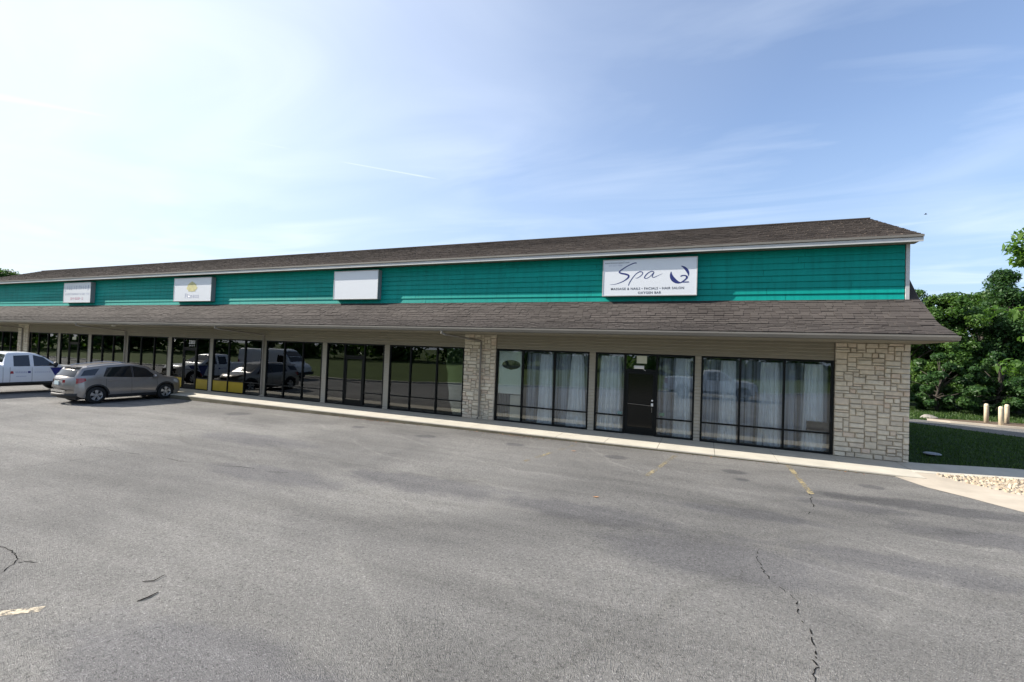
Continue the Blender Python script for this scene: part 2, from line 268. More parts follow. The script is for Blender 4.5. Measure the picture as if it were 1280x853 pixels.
# ------------------------------------------------------------------ mesh helpers
class MB:
    def __init__(s): s.v, s.f, s.t, s.m = [], [], [], []
    def add(s, vs, fs, t=0.0, mi=0):
        o = len(s.v); s.v += [tuple(v) for v in vs]; s.f += [tuple(i+o for i in f) for f in fs]; s.t += [t]*len(fs); s.m += [mi]*len(fs); return s
    def box(s, x0, x1, y0, y1, z0, z1, t=0.0, mi=0):
        return s.add([(x0,y0,z0),(x1,y0,z0),(x1,y1,z0),(x0,y1,z0),(x0,y0,z1),(x1,y0,z1),(x1,y1,z1),(x0,y1,z1)],
              [(0,3,2,1),(4,5,6,7),(0,1,5,4),(1,2,6,5),(2,3,7,6),(3,0,4,7)], t, mi)
    def prism_x(s, x0, x1, prof, t=0.0, closed=True):
        n = len(prof); vs = [(x0,)+tuple(p) for p in prof] + [(x1,)+tuple(p) for p in prof]
        fs = [(i, (i+1) % n, n+(i+1) % n, n+i) for i in range(n if closed else n-1)]
        if closed: fs += [tuple(range(n))[::-1], tuple(range(n, 2*n))]
        return s.add(vs, fs, t)
    def tube(s, pts, rad, n=8, t=0.0):
        pts = [Vector(p) for p in pts]; rings = []
        for i, p in enumerate(pts):
            d = (pts[min(i+1, len(pts)-1)] - pts[max(i-1, 0)]).normalized()
            a = d.cross(Vector((0, 0, 1)) if abs(d.z) < 0.9 else Vector((0, 1, 0))).normalized(); b = d.cross(a)
            r = rad[i] if isinstance(rad, (list, tuple)) else rad
            rings.append([p + r*(math.cos(2*math.pi*k/n)*a + math.sin(2*math.pi*k/n)*b) for k in range(n)])
        vs = [v for r in rings for v in r]; fs = []
        for i in range(len(pts)-1):
            for k in range(n): fs.append((i*n+k, i*n+(k+1) % n, (i+1)*n+(k+1) % n, (i+1)*n+k))
        fs += [tuple(range(n))[::-1], tuple(range((len(pts)-1)*n, len(pts)*n))]
        return s.add(vs, fs, t)
    def lathe(s, prof, axis='Z', n=24, c=(0, 0, 0), t=0.0, mi=0):
        vs, fs = [], []
        for (r, h) in prof:
            for k in range(n):
                a = 2*math.pi*k/n; u, w = r*math.cos(a), r*math.sin(a)
                p = (u, w, h) if axis == 'Z' else (h, u, w)
                vs.append((p[0]+c[0], p[1]+c[1], p[2]+c[2]))
        for i in range(len(prof)-1):
            for k in range(n): fs.append((i*n+k, i*n+(k+1) % n, (i+1)*n+(k+1) % n, (i+1)*n+k))
        return s.add(vs, fs, t, mi)
    def mesh(s, name, mats, smooth=False):
        me = bpy.data.meshes.new(name); me.from_pydata(s.v, [], s.f)
        for m in (mats if isinstance(mats, (list, tuple)) else [mats]): me.materials.append(m)
        if any(s.t):
            a = me.attributes.new('tint', 'FLOAT', 'FACE'); a.data.foreach_set('value', s.t)
        if any(s.m): me.polygons.foreach_set('material_index', s.m)
        if smooth: me.polygons.foreach_set('use_smooth', [True]*len(s.f))
        me.update(); return me
    def build(s, name, mats, parent=None, loc=None, smooth=False):
        return put(name, s.mesh(name, mats, smooth), parent, loc)
def put(name, me, parent=None, loc=None):
    o = bpy.data.objects.new(name, me); COL.objects.link(o)
    if loc is not None: o.location = loc
    if parent is not None:
        o.parent = parent
    return o
def fixn(me):
    bm = bmesh.new(); bm.from_mesh(me); bmesh.ops.recalc_face_normals(bm, faces=bm.faces); bm.to_mesh(me); bm.free(); return me
def centre(o):
    """move a world-built mesh's origin to its own centre of its base"""
    me = o.data; n = len(me.vertices); co = np.empty(n*3, 'f'); me.vertices.foreach_get('co', co); co = co.reshape(-1, 3)
    c = (co.min(0)+co.max(0))/2; c[2] = co[:, 2].min(); me.vertices.foreach_set('co', (co-c).ravel()); me.update()
    o.location = Vector(o.location) + Vector([float(x) for x in c]); return o
def tag(o, label=None, cat=None, group=None, kind=None):
    for k, v in (('label', label), ('category', cat), ('group', group), ('kind', kind)):
        if v: o[k] = v
    return o
def empty(name, loc, label, cat, group=None):
    o = bpy.data.objects.new(name, None); COL.objects.link(o); o.location = loc; o.empty_display_size = 0.2
    return tag(o, label, cat, group)
def copy_tree(o, parent=None):
    c = o.copy(); COL.objects.link(c); c.parent = parent
    for ch in list(o.children): copy_tree(ch, c)
    return c
def struct(o): return tag(o, kind='structure')
def stuff(o): return tag(o, kind='stuff')

def zg(x):
    return -0.04 + 0.006*max(x+1, -30) if x < -1 else -0.04 + 0.04*min(x+1, 5)
def zl(x):   # the higher ground right of the building
    return 0.0 if x < -0.68 else 0.12*min((x+0.68)/2.2, 1)

# ------------------------------------------------------------------ ground
struct(MB().box(-900, 900, -900, 900, -1.2, -0.9).build('ground', grass_far))
def edge_y(x):   # far edge of the parking lot, behind the camera
    pts = [(-140, -16), (-45, -13.5), (-33, -13.2), (-27, -15), (1.2, -26.5), (20, -34), (60, -50)]
    for (a, b), (c, d) in zip(pts, pts[1:]):
        if a <= x <= c: return b + (d-b)*(x-a)/(c-a)
    return -16
xs = sorted(set([-140, -120, -100, -80, -70, -60, -50, -45, -40, -35, -33, -31, -30, -27, -24, -20, -16, -12, -8, -6, -5, -4, -3, -2, -1, 0, 1, 1.2, 2, 3, 4, 6, 10, 15, 20, 40, 60]))
b = MB()
for a, c in zip(xs, xs[1:]):
    b.add([(a, edge_y(a), zg(a)), (c, edge_y(c), zg(c)), (c, -1.7, zg(c)), (a, -1.7, zg(a))], [(0, 1, 2, 3)])
struct(b.build('parking_lot', asph))
b = MB(); k = MB()
for a, c in zip(xs, xs[1:]):
    ya, yc = edge_y(a), edge_y(c)
    k.add([(a, ya, zg(a)-.2), (c, yc, zg(c)-.2), (c, yc, zg(c)+.12), (a, ya, zg(a)+.12), (a, ya-.3, zg(a)+.12), (c, yc-.3, zg(c)+.12)], [(0, 1, 2, 3), (3, 2, 5, 4)])
    b.add([(a, ya-.28, zg(a)+.1), (c, yc-.28, zg(c)+.1), (c, -110, 0.3), (a, -110, 0.3)], [(0, 3, 2, 1)])
struct(b.build('field', grass_far)); struct(k.build('far_kerb', conc))

# walkway in front of the shops: base and separate slabs
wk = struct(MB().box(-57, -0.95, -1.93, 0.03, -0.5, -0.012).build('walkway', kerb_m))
x = -0.95; i = 0
while x > -57:
    w_ = 1.52
    MB().box(-w_/2+.006, w_/2-.006, -1.95, -0.021, -0.16, 0.0).build('slab', conc, wk, (x-w_/2, 0, 0))
    x -= w_
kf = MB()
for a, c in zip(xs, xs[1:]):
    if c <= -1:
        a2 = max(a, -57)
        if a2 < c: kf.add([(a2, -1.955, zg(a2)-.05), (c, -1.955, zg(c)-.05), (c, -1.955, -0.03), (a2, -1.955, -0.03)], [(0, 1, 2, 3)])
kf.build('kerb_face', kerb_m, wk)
# walkway running on beyond the corner, rising a little
b = MB(); pts = [-0.94, -0.3, 0.3, 0.9, 1.5, 3, 6, 12, 30]
for a, c in zip(pts, pts[1:]):
    for (y0, y1) in ((-1.3, 0.02),):
        b.add([(a+.004, y0, zl(a)), (c-.004, y0, zl(c)), (c-.004, y1+0.03*max(c, 0)*0, zl(c)), (a+.004, y1, zl(a)), (a+.004, y0, -.3), (c-.004, y0, -.3), (c-.004, y1, -.3), (a+.004, y1, -.3)], [(0, 1, 2, 3), (4, 5, 1, 0), (5, 6, 2, 1), (7, 4, 0, 3)])
struct(b.build('side_walkway', conc))
# sloping concrete apron at the end of the kerb, with the pebble bed above it
ap_low = [(-1.6, -1.80), (-1.46, -2.22), (-1.23, -2.82), (-0.78, -3.39), (-0.31, -4.17), (1.2, -6.2), (6, -12)]
ap_high = [(-0.94, -1.31), (-0.75, -1.31), (-0.5, -1.31), (0.1, -1.31), (0.9, -1.31), (2.6, -1.31), (9, -1.31)]
b = MB()
for i in range(len(ap_low)-1):
    for j in range(4):
        def P_(i, s):
            a, h = ap_low[i], ap_high[i]; xx, yy = a[0]+(h[0]-a[0])*s, a[1]+(h[1]-a[1])*s
            z0, z1 = zg(a[0])+.006, zl(h[0])-.002
            return (xx, yy, z0+(z1-z0)*s)
        b.add([P_(i, j/4), P_(i+1, j/4), P_(i+1, (j+1)/4), P_(i, (j+1)/4)], [(0, 1, 2, 3)])
struct(b.build('apron', apron_m, smooth=True))
MB().box(-1.62, -0.95, -1.93, -1.30, -0.3, -0.004).build('apron_edge', conc, bpy.data.objects['apron'])
# pebbles
poly = [(-0.62, -1.36), (0.0, -1.36), (0.53, -1.36), (1.3, -1.36), (2.2, -1.5), (1.6, -3.6), (0.29, -2.85), (-0.05, -2.42), (-0.38, -1.92)]
def inside(x, y, P):
    r = False
    for (a, b_), (c, d) in zip(P, P[1:]+P[:1]):
        if (b_ > y) != (d > y) and x < (c-a)*(y-b_)/(d-b_)+a: r = not r
    return r
def apron_z(x, y):
    return zl(x) + (zg(x)+.0-zl(x))*min(max((-1.31-y)/2.4, 0), 1)
b = MB(); n = 0
while n < 700:
    x, y = random.uniform(-.7, 2.3), random.uniform(-3.7, -1.3)
    if not inside(x, y, poly): continue
    n += 1; s_ = random.uniform(.022, .06); a = random.uniform(0, 6.28); ca, sa = math.cos(a), math.sin(a)
    z = apron_z(x, y); vs = []
    for (u, v, w_) in ((1, 0, 0), (.3, .75, 0), (-.7, .6, 0), (-1, -.1, 0), (-.4, -.75, 0), (.6, -.6, 0), (.5, .2, .7), (-.3, .3, .8), (-.2, -.35, .75)):
        u *= random.uniform(.8, 1.2); v *= random.uniform(.8, 1.2)
        vs.append((x+s_*(u*ca-v*sa), y+s_*(u*sa+v*ca), z-.004+s_*w_*random.uniform(.7, 1.1)+ (0.012 if w_ else 0)))
    b.add(vs, [(0, 1, 6), (1, 2, 7, 6), (2, 3, 7), (3, 4, 8, 7), (4, 5, 8), (5, 0, 6, 8), (6, 7, 8)], random.random()+.001)
stuff(b.build('pebbles', pebble))

# lawn to the right and behind
b = MB(); gx = [-140, -60, -20, -0.68, 0.2, 0.8, 1.52, 4, 8, 15, 30, 60, 140]; gy = [0.025, 2, 5, 9, 14, 20, 40, 110]
for a, c in zip(gx, gx[1:]):
    for d, e in zip(gy, gy[1:]):
        if c <= -0.68 and e <= 9: continue
        b.add([(a, d, zl(a)-.012), (c, d, zl(c)-.012), (c, e, zl(c)-.012), (a, e, zl(a)-.012)], [(0, 1, 2, 3)])
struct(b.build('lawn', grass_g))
fr = [(-30, 13), (-3, 12.3), (2.2, 10.6), (3.5, 9.5), (4.9, 8.0), (6.5, 6.9), (14, 4), (60, 2)]; rr_ = [(-30, 16), (-3, 14.2), (3.9, 11.9), (4.6, 11.5), (6, 11.1), (8, 10.9), (16, 10.4), (60, 10)]
b = MB(); mb2 = MB(); kb = MB()
for (a, c, d, e) in zip(fr, fr[1:], rr_, rr_[1:]):
    b.add([(a[0], a[1], zl(a[0])-.004), (c[0], c[1], zl(c[0])-.004), (e[0], e[1], zl(e[0])-.004), (d[0], d[1], zl(d[0])-.004)], [(0, 1, 2, 3)])
struct(b.build('driveway', asph))
mp_ = [((4.3, 11.75), (4.2, 12.9)), ((6, 11.2), (6.3, 13.4)), ((9, 10.9), (9, 13.8)), ((20, 10.4), (20, 13.5))]
for (a, c), (d, e) in zip(mp_, mp_[1:]): mb2.add([(*a, .135), (*d, .135), (*e, .135), (*c, .135)], [(0, 1, 2, 3)])
struct(mb2.build('mulch_bed', mulch_m))
for (a, d) in zip(rr_[2:], rr_[3:]):
    kb.add([(a[0], a[1]-.1, .2), (d[0], d[1]-.1, .2), (d[0], d[1]+.08, .2), (a[0], a[1]+.08, .2), (a[0], a[1]-.1, .0), (d[0], d[1]-.1, .0)], [(0, 1, 2, 3), (4, 5, 1, 0)])
struct(kb.build('driveway_kerb', apron_m))
# grass blades
b = MB()
def blades(n, x0, x1, y0, y1, h, ok=lambda x, y: True):
    for _ in range(n):
        x, y = random.uniform(x0, x1), random.uniform(y0, y1)
        if not ok(x, y): continue
        a = random.uniform(0, 6.28); w_ = h*random.uniform(.12, .25); hh = h*random.uniform(.5, 1.2); z = zl(x)-.014
        dx, dy = math.cos(a)*w_, math.sin(a)*w_; lx, ly = random.uniform(-.5, .5)*hh, random.uniform(-.5, .5)*hh
        b.add([(x-dx, y-dy, z), (x+dx, y+dy, z), (x+lx, y+ly, z+hh)], [(0, 1, 2)], random.random()*.98+.01)
def front_y(x):
    for (p, q) in zip(fr, fr[1:]):
        if p[0] <= x <= q[0]: return p[1]+(q[1]-p[1])*(x-p[0])/(q[0]-p[0])
    return 0
def rear_y(x):
    for (p, q) in zip(rr_, rr_[1:]):
        if p[0] <= x <= q[0]: return p[1]+(q[1]-p[1])*(x-p[0])/(q[0]-p[0])
    return 0
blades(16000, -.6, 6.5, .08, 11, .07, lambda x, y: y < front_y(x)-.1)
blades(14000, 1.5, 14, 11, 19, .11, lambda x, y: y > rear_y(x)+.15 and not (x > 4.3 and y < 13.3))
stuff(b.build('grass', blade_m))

# painted lines, cracks
def strip(name, pts, w0, m, lift=.004, jag=0.0, sub=1, wj=0.4):
    pts = [Vector((p[0], p[1], 0)) for p in pts]; q = []
    for a, c in zip(pts, pts[1:]):
        for i in range(sub): q.append(a.lerp(c, i/sub) + (Vector((random.uniform(-jag, jag), random.uniform(-jag, jag), 0)) if (i or q) else Vector()))
    q.append(pts[-1]); bb = MB(); L = []
    for i, p in enumerate(q):
        d = (q[min(i+1, len(q)-1)]-q[max(i-1, 0)]).normalized(); nrm = Vector((-d.y, d.x, 0)); w_ = w0*random.uniform(1-wj, 1+wj)
        if wj > .3 and i in (0, len(q)-1): w_ *= .2
        L.append((p+nrm*w_/2, p-nrm*w_/2))
    for (a, c), (d, e) in zip(L, L[1:]):
        if wj > .7 and random.random() < .2: continue
        bb.add([(v.x, v.y, zg(v.x)+lift) for v in (a, c, e, d)], [(0, 1, 2, 3)])
    me = fixn(bb.mesh(name, m))
    if me.polygons and me.polygons[0].normal.z < 0: me.flip_normals()
    return struct(put(name, me))
def worn(m_name, src_col, keep):
    m = mat(m_name, src_col, 0.88, noise=(20, 0.3, 6)); nt = m.node_tree; b_ = nt.nodes['Principled BSDF']
    geo = N(nt, 'ShaderNodeNewGeometry'); n_ = N(nt, 'ShaderNodeTexNoise', i_Scale=16.0, i_Detail=9.0, i_Roughness=0.75); nt.links.new(geo.outputs['Position'], n_.inputs['Vector'])
    n3 = N(nt, 'ShaderNodeTexNoise', i_Scale=1.8, i_Detail=3.0); nt.links.new(geo.outputs['Position'], n3.inputs['Vector'])
    f = math_(nt, 'ADD', n_.outputs[0], math_(nt, 'MULTIPLY', math_(nt, 'SUBTRACT', n3.outputs[0], .5), .5))
    nt.links.new(ramp(nt, f, [(1-keep-.06, (0, 0, 0)), (1-keep+.06, (1, 1, 1))]), b_.inputs['Alpha']); return m
wy1 = worn('worn_yellow_strong', (0.31, 0.255, 0.14), .49); wy2 = worn('worn_yellow_faint', (0.29, 0.245, 0.15), .45); ww = worn('worn_cream', (0.50, 0.43, 0.32), .56)
strip('parking_line', [(-3.78, -1.98), (-3.76, -4.73)], .11, wy1, sub=6, wj=.05)
strip('parking_line', [(-6.49, -2.3), (-6.99, -5.05)], .11, wy2, sub=6, wj=.05)
strip('parking_line', [(-9.23, -2.05), (-9.89, -5.11)], .11, wy2, sub=6, wj=.05)
strip('parking_line', [(-13.3, -14.6), (-11.8, -13.32)], .10, ww, sub=6, wj=.08)
strip('asphalt_crack', [(-14.6, -12.8), (-14.03, -12.84), (-13.83, -12.84), (-13.64, -12.85), (-13.47, -12.89), (-13.31, -12.97), (-13.24, -12.92), (-13.09, -12.85)], .010, crack_m, jag=.015, sub=3)
strip('asphalt_crack', [(-13.31, -12.97), (-13.21, -13.06), (-13.11, -13.16)], .009, crack_m, jag=.012, sub=3)
strip('asphalt_crack', [(-5.06, -8.33), (-5.11, -8.66), (-5.1, -8.9), (-5.07, -9.1), (-5.03, -9.33)], .009, crack_m, jag=.02, sub=4, wj=.8)
strip('asphalt_crack', [(-5.03, -9.33), (-4.9, -9.55), (-4.81, -9.72)], .006, crack_m, jag=.02, sub=4, wj=.8)
strip('asphalt_crack', [(-4.81, -9.72), (-4.85, -9.99), (-4.84, -10.14), (-4.81, -10.27), (-4.8, -10.45), (-4.83, -10.65), (-4.82, -10.73), (-4.87, -10.84), (-4.85, -10.93), (-4.9, -11.03), (-4.91, -11.16), (-4.95, -11.6)], .012, crack_m, jag=.014, sub=3, wj=.75)
strip('asphalt_crack', [(-3.80, -4.75), (-3.82, -4.99), (-3.9, -5.58), (-4.03, -6.04), (-4.08, -6.29)], .011, crack_m, jag=.03, sub=4, wj=.8)
strip('asphalt_crack', [(-3.77, -4.9), (-3.3, -4.83), (-2.87, -4.92)], .006, crack_m, jag=.03, sub=4, wj=.8)
strip('asphalt_crack', [(-24.5, -9.6), (-21.12, -9.22), (-19.28, -9.24), (-16.7, -9.05), (-13.5, -8.6)], .008, crack_m, jag=.05, sub=8, wj=.8)
strip('asphalt_crack', [(-18.84, -11.18), (-18.6, -10.2), (-18.43, -9.34)], .007, crack_m, jag=.04, sub=6, wj=.8)

# ------------------------------------------------------------------ the building
BX = (-25.0, 0.0, 0.0)
mall = empty('strip_mall', BX, 'long single storey strip mall with teal upper siding, stone piers and shingled canopy', 'building')
OFF = Vector((25.0, 0.0, 0.0))
def part(mb, name, m, parent=None, smooth=False, own=True):
    """mesh built in world coordinates, made a child of the building or of one of its parts, origin at its own base"""
    o = mb.build(name, m, smooth=smooth)
    centre(o)
    if parent is None: o.parent = mall; o.location = o.location + OFF
    else: o.parent = parent; o.location = o.location - (Vector(parent.location) - OFF)
    return o
def pc(me, name, loc, parent=None, rot=None, scale=None):
    """shared-mesh piece at a world place"""
    o = put(name, me)
    o.location = loc
    if rot is not None: o.rotation_euler = rot
    if scale is not None: o.scale = scale
    if parent is None: o.parent = mall; o.location = Vector(loc) + OFF
    else: o.parent = parent; o.location = Vector(loc) - (Vector(parent.location) - OFF)
    return o
XL = -56.3; XR = -0.68
wins = {  # name: (x0, x1, door?)
 'a': (-5.92, -2.40, 0), 'b': (-9.31, -6.11, 1), 'c': (-13.09, -9.53, 0), 'd': (-18.03, -14.47, 0), 'e': (-21.47, -18.30, 1),
 'f': (-25.28, -21.74, 0), 'g': (-29.11, -25.57, 0), 'h': (-32.48, -29.37, 1), 'i': (-36.43, -32.79, 0), 'j': (-40.19, -36.75, 0),
 'k': (-43.68, -40.52, 1), 'l': (-47.53, -43.97, 0), 'm': (-52.40, -48.90, 0), 'n': (-55.9, -52.65, 0)}
ZT = 2.70
# carcass: floor, back and side walls, ceiling, wall strips between windows
part(MB().box(XL, XR, 0.04, 9.0, -.30, 0.004), 'floor_slab', innfloor)
part(MB().box(XL, XR, 8.8, 9.0, 0.006, 3.30), 'back_wall', vinyl)
part(MB().box(XL, XR, 4.6, 4.7, 0.006, 3.0), 'inner_wall', inner_m)
part(MB().box(XL, XR, 0.13, 8.79, 3.0, 3.1), 'ceiling', inner_m)
for xx in (-13.75, -21.6, -29.24, -36.6, -48.2): part(MB().box(xx-.06, xx+.06, 0.14, 4.59, 0.006, 2.99), 'partition', inner_m)
for x0, x1 in ((XL, XL+.2), (XR-.2, XR)):
    part(MB().prism_x(x0, x1, [(0.10, 0.006), (8.99, 0.006), (8.99, 3.32), (8.2, 3.40), (4.0, 7.55), (0.10, 4.3)]), 'gable_wall', vinyl)
part(MB().box(XL, XR-.21, 0.03, 0.12, ZT+.003, 4.45), 'header_wall', vinyl)
part(MB().box(XL, XR-.02, 0.03, 0.2, 4.452, 6.0), 'dormer_wall', underlay)
# vinyl boards of the header: laps, one run per bay
edges = [XL, -48.9, -43.8, -40.35, -36.6, -32.65, -29.24, -25.42, -21.6, -18.15, -14.47, -13.09, -9.42, -6.01, -2.40]
runs = [(a, c) for a, c in zip(edges, edges[1:]) if (a, c) != (-14.47, -13.09)]
for (a, c) in runs:
    if a == -48.9: a = -47.53
    for j in range(5):
        z0 = ZT+.004+j*.108
        part(MB().prism_x(a+.003, c-.003, [(0.028, z0+.008), (-0.026, z0+.012), (-0.030, z0+.020), (0.012, z0+.104), (0.028, z0+.104)]), 'vinyl_board', vinyl)
# strips of siding between the windows
ws = sorted((v[0], v[1]) for v in wins.values())
for (a0, a1), (c0, c1) in zip(ws, ws[1:]):
    if c0-a1 > .6: continue
    bb = MB(); n_ = 25; hh = (ZT-.0)/n_
    bb.box(a1+.002, c0-.002, 0.02, 0.12, .003, ZT)
    for j in range(n_): bb.prism_x(a1+.003, c0-.003, [(0.018, .004+j*hh), (-0.022, .006+j*hh), (-0.026, .018+j*hh), (0.004, (j+1)*hh), (0.018, (j+1)*hh)])
    part(bb, 'wall_strip', vinyl)

# windows
def window(key, x0, x1, door, gm):
    fr_ = MB(); f = .055
    fr_.box(x0, x1, -.02, .085, ZT-f, ZT); fr_.box(x0, x1, -.02, .085, .004, f)
    fr_.box(x0, x0+f, -.021, .086, f, ZT-f); fr_.box(x1-f, x1, -.021, .086, f, ZT-f)
    w = part(fr_, 'window', frame_m)
    W3 = (x1-x0)
    mm = {'a': (-4.81, -3.63), 'b': (-8.30, -7.27), 'c': (-12.02, -10.79), 'd': (-16.97, -15.71)}.get(key, (x0+W3*.335, x0+W3*.665) if not door else (x0+W3*.325, x0+W3*.665))
    for m_ in mm: part(MB().box(m_-.028, m_+.028, -.022, .087, f, ZT-f), 'mullion', frame_m, w)
    cols = [(x0+f, mm[0]-.028), (mm[0]+.028, mm[1]-.028), (mm[1]+.028, x1-f)]
    for j, (a, c) in enumerate(cols):
        if door and j == 1:
            part(MB().box(a, c, -.022, .087, 2.14, 2.19), 'transom_bar', frame_m, w)
            part(MB().box(a, c, .028, .034, 2.19, ZT-f), 'pane', glass_dark, w)
            d = part(MB().box(a+.006, a+.09, .0, .05, .02, 2.135).box(c-.09, c-.006, .0, .05, .02, 2.135).box(a+.09, c-.09, .001, .049, .02, .26).box(a+.09, c-.09, .001, .049, 2.03, 2.135), 'door', frame_m)
            if key == 'b':
                part(MB().box(a+.09, c-.09, .022, .03, .26, 2.03), 'door_glass', door_m, d)
            else:
                part(MB().box(a+.09, c-.09, .022, .03, .26, 2.03), 'door_glass', gm, d)
            part(MB().tube([(a+.1, -.02, 1.03), (a+.1, -.06, 1.03), (c-.12, -.06, 1.0), (c-.12, -.02, 1.0)], .009), 'push_bar', gutter_m if key == 'b' else frame_m, d)
            if key == 'b':
                part(MB().box(c-.13, c-.06, -.014, .0, .98, 1.08).box(c-.12, c-.07, -.035, -.014, 1.0, 1.06), 'lock_plate', white_v, d)
                part(MB().tube([(c-.095, -.005, .95), (c-.095, -.05, .93), (c-.095, -.05, .80), (c-.095, -.005, .78)], .008), 'door_pull', gutter_m, d)
                part(MB().tube([(c-.095, -.001, 1.17), (c-.095, -.02, 1.17)], .03, 12), 'deadbolt', white_v, d)
            part(MB().box(a, c, -.03, .05, .002, .016), 'threshold', chrome if key == 'b' else frame_m, d)
            continue
        part(MB().box(a, c, -.012, .075, .575, .62), 'transom_bar', frame_m, w)
        part(MB().box(a, c, .028, .034, .62, ZT-f), 'pane', gm, w)
        part(MB().box(a, c, .028, .034, f, .575), 'pane', gm, w)
    return w
for k_, (a, c, d) in wins.items(): window(k_, a, c, d, glass_spa if k_ in 'abc' else glass_dark)

# stone piers
def stone_mesh(seed):
    rg = random.Random(seed); j = lambda s: rg.uniform(-s, s); vs = []
    for (u, v) in ((-.5, -.5), (.5, -.5), (.5, .5), (-.5, .5)): vs.append((u+j(.012), .5, v+j(.012)))
    for (u, v) in ((-.5, -.5), (.5, -.5), (.5, .5), (-.5, .5)): vs.append((u+j(.02), -.15+j(.1), v+j(.03)))
    for (u, v) in ((-.43, -.38), (.43, -.38), (.43, .38), (-.43, .38)): vs.append((u+j(.03), -.5+j(.16), v+j(.06)))
    fs = []
    for o in (0, 4):
        for i in range(4): fs.append((o+i, o+(i+1) % 4, o+4+(i+1) % 4, o+4+i))
    fs += [(8, 9, 10), (8, 10, 11)]
    me = bpy.data.meshes.new('stone'); me.from_pydata(vs, [], fs); me.materials.append(stone_m); return fixn(me)
STONES = [stone_mesh(s) for s in range(7)]
def layout(w, h, ux, uz, rg):
    nx, nz_ = round(w/ux), round(h/uz); occ = [[0]*nx for _ in range(nz_)]; out = []
    for r_ in range(nz_):
        for c in range(nx):
            if occ[r_][c]: continue
            sw = rg.choice((2, 3, 3, 4, 4, 5, 5, 6)); sh = rg.choices((1, 2, 3), (.22, .68, .10))[0]
            if sh == 3: sw = min(sw, 4)
            if sh == 1: sw = min(sw, 5)
            sh = min(sh, nz_-r_); k = 0
            while k < sw and c+k < nx and not occ[r_][c+k]: k += 1
            rest = k
            while c+rest < nx and not occ[r_][c+rest]: rest += 1
            if rest-k == 1: k = rest
            for a in range(sh):
                for e in range(k): occ[r_+a][c+e] = 1
            out.append((c/nx*w, (c+k)/nx*w, r_/nz_*h, (r_+sh)/nz_*h))
    return out
def pier(x0, x1, seed, ux, uz, single=True):
    zt = 3.23; front = -.05
    p = part(MB().box(x0+.012, x1-.012, front, .125, -.005, zt), 'stone_pier', mortar)
    rg = random.Random(seed); joined = MB()
    for (a, c, z0, z1) in layout(x1-x0, zt-.003, ux, uz, rg):
        g = .010
        if single:
            pc(rg.choice(STONES), 'stone', (x0+(a+c)/2, front-.004, .003+(z0+z1)/2), p, (0, 0, 0), (c-a-g*2*.8, rg.uniform(.045, .10), z1-z0-g*2*.8))
        else:
            joined.box(x0+a+g, x0+c-g, front-.03-rg.uniform(0, .015), front+.01, z0+g, z1-g, rg.random()+.001)
    if not single: stuff(part(joined, 'stonework', stone_m, p))
    return p
pier(-2.38, -0.66, 3, .071, .069)
pier(-14.45, -13.10, 11, .071, .069)
pier(-48.88, -47.55, 5, .11, .09, single=False)

# soffit and canopy
sf = part(MB().box(-56.9, -0.46, -1.98, -.02, 3.236, 3.25), 'soffit', soffit_m)
bb = MB()
for i in range(14): bb.box(-56.9, -0.47, -1.96+i*.14, -1.96+i*.14+.125, 3.228, 3.238)
part(bb, 'soffit_panel', soffit_m, sf)
prof = [(-2.06, 3.385), (-1.34, 3.615), (-0.97, 3.80), (-0.35, 4.235), (0.0, 4.445)]
main = [(0.0, 4.445), (0.78, 5.2), (3.30, 7.50)]
X0, X1 = -56.95, -0.47
def slab_prof(p, th):
    return p + [(y, z-th) for (y, z) in reversed(p)]
canopy = part(MB().prism_x(X0, X1, slab_prof(prof, .05)), 'canopy_roof', underlay)
mainr = part(MB().prism_x(-0.70, X1, slab_prof([(y, z) for y, z in main], .06)), 'side_roof', shing)
rear = part(MB().prism_x(X0, X1, slab_prof([(3.95, 7.74), (9.6, 3.2)], .06)), 'rear_roof', shing_roof)
# rake boards closing the canopy end
part(MB().prism_x(X1+.002, X1+.03, [(-2.06, 3.33), (-1.34, 3.56), (-.97, 3.75), (-.35, 4.18), (0, 4.39), (.78, 5.14), (3.3, 7.44), (3.3, 7.28), (.78, 4.98), (0, 4.2), (-.9, 3.26), (-2.06, 3.24)]), 'rake_board', gutter_m)
def shingle_rows(poly, exposure, jitter):
    """course lines along a profile: (y, z, slope) from eave to top"""
    out = []; pts = poly; seg = []; tot = 0
    for a, c in zip(pts, pts[1:]): L = math.hypot(c[0]-a[0], c[1]-a[1]); seg.append((tot, L, a, c)); tot += L
    s_ = 0.0
    while s_ < tot-.02:
        for (t0, L, a, c) in seg:
            if t0 <= s_ < t0+L:
                f = (s_-t0)/L; out.append((a[0]+(c[0]-a[0])*f, a[1]+(c[1]-a[1])*f, math.atan2(c[1]-a[1], c[0]-a[0]), min(exposure*1.3, tot-s_)))
        s_ += exposure
    return out
TAB = MB().box(-.5, .5, 0, 1, .0, .5).mesh('shingle', shing)
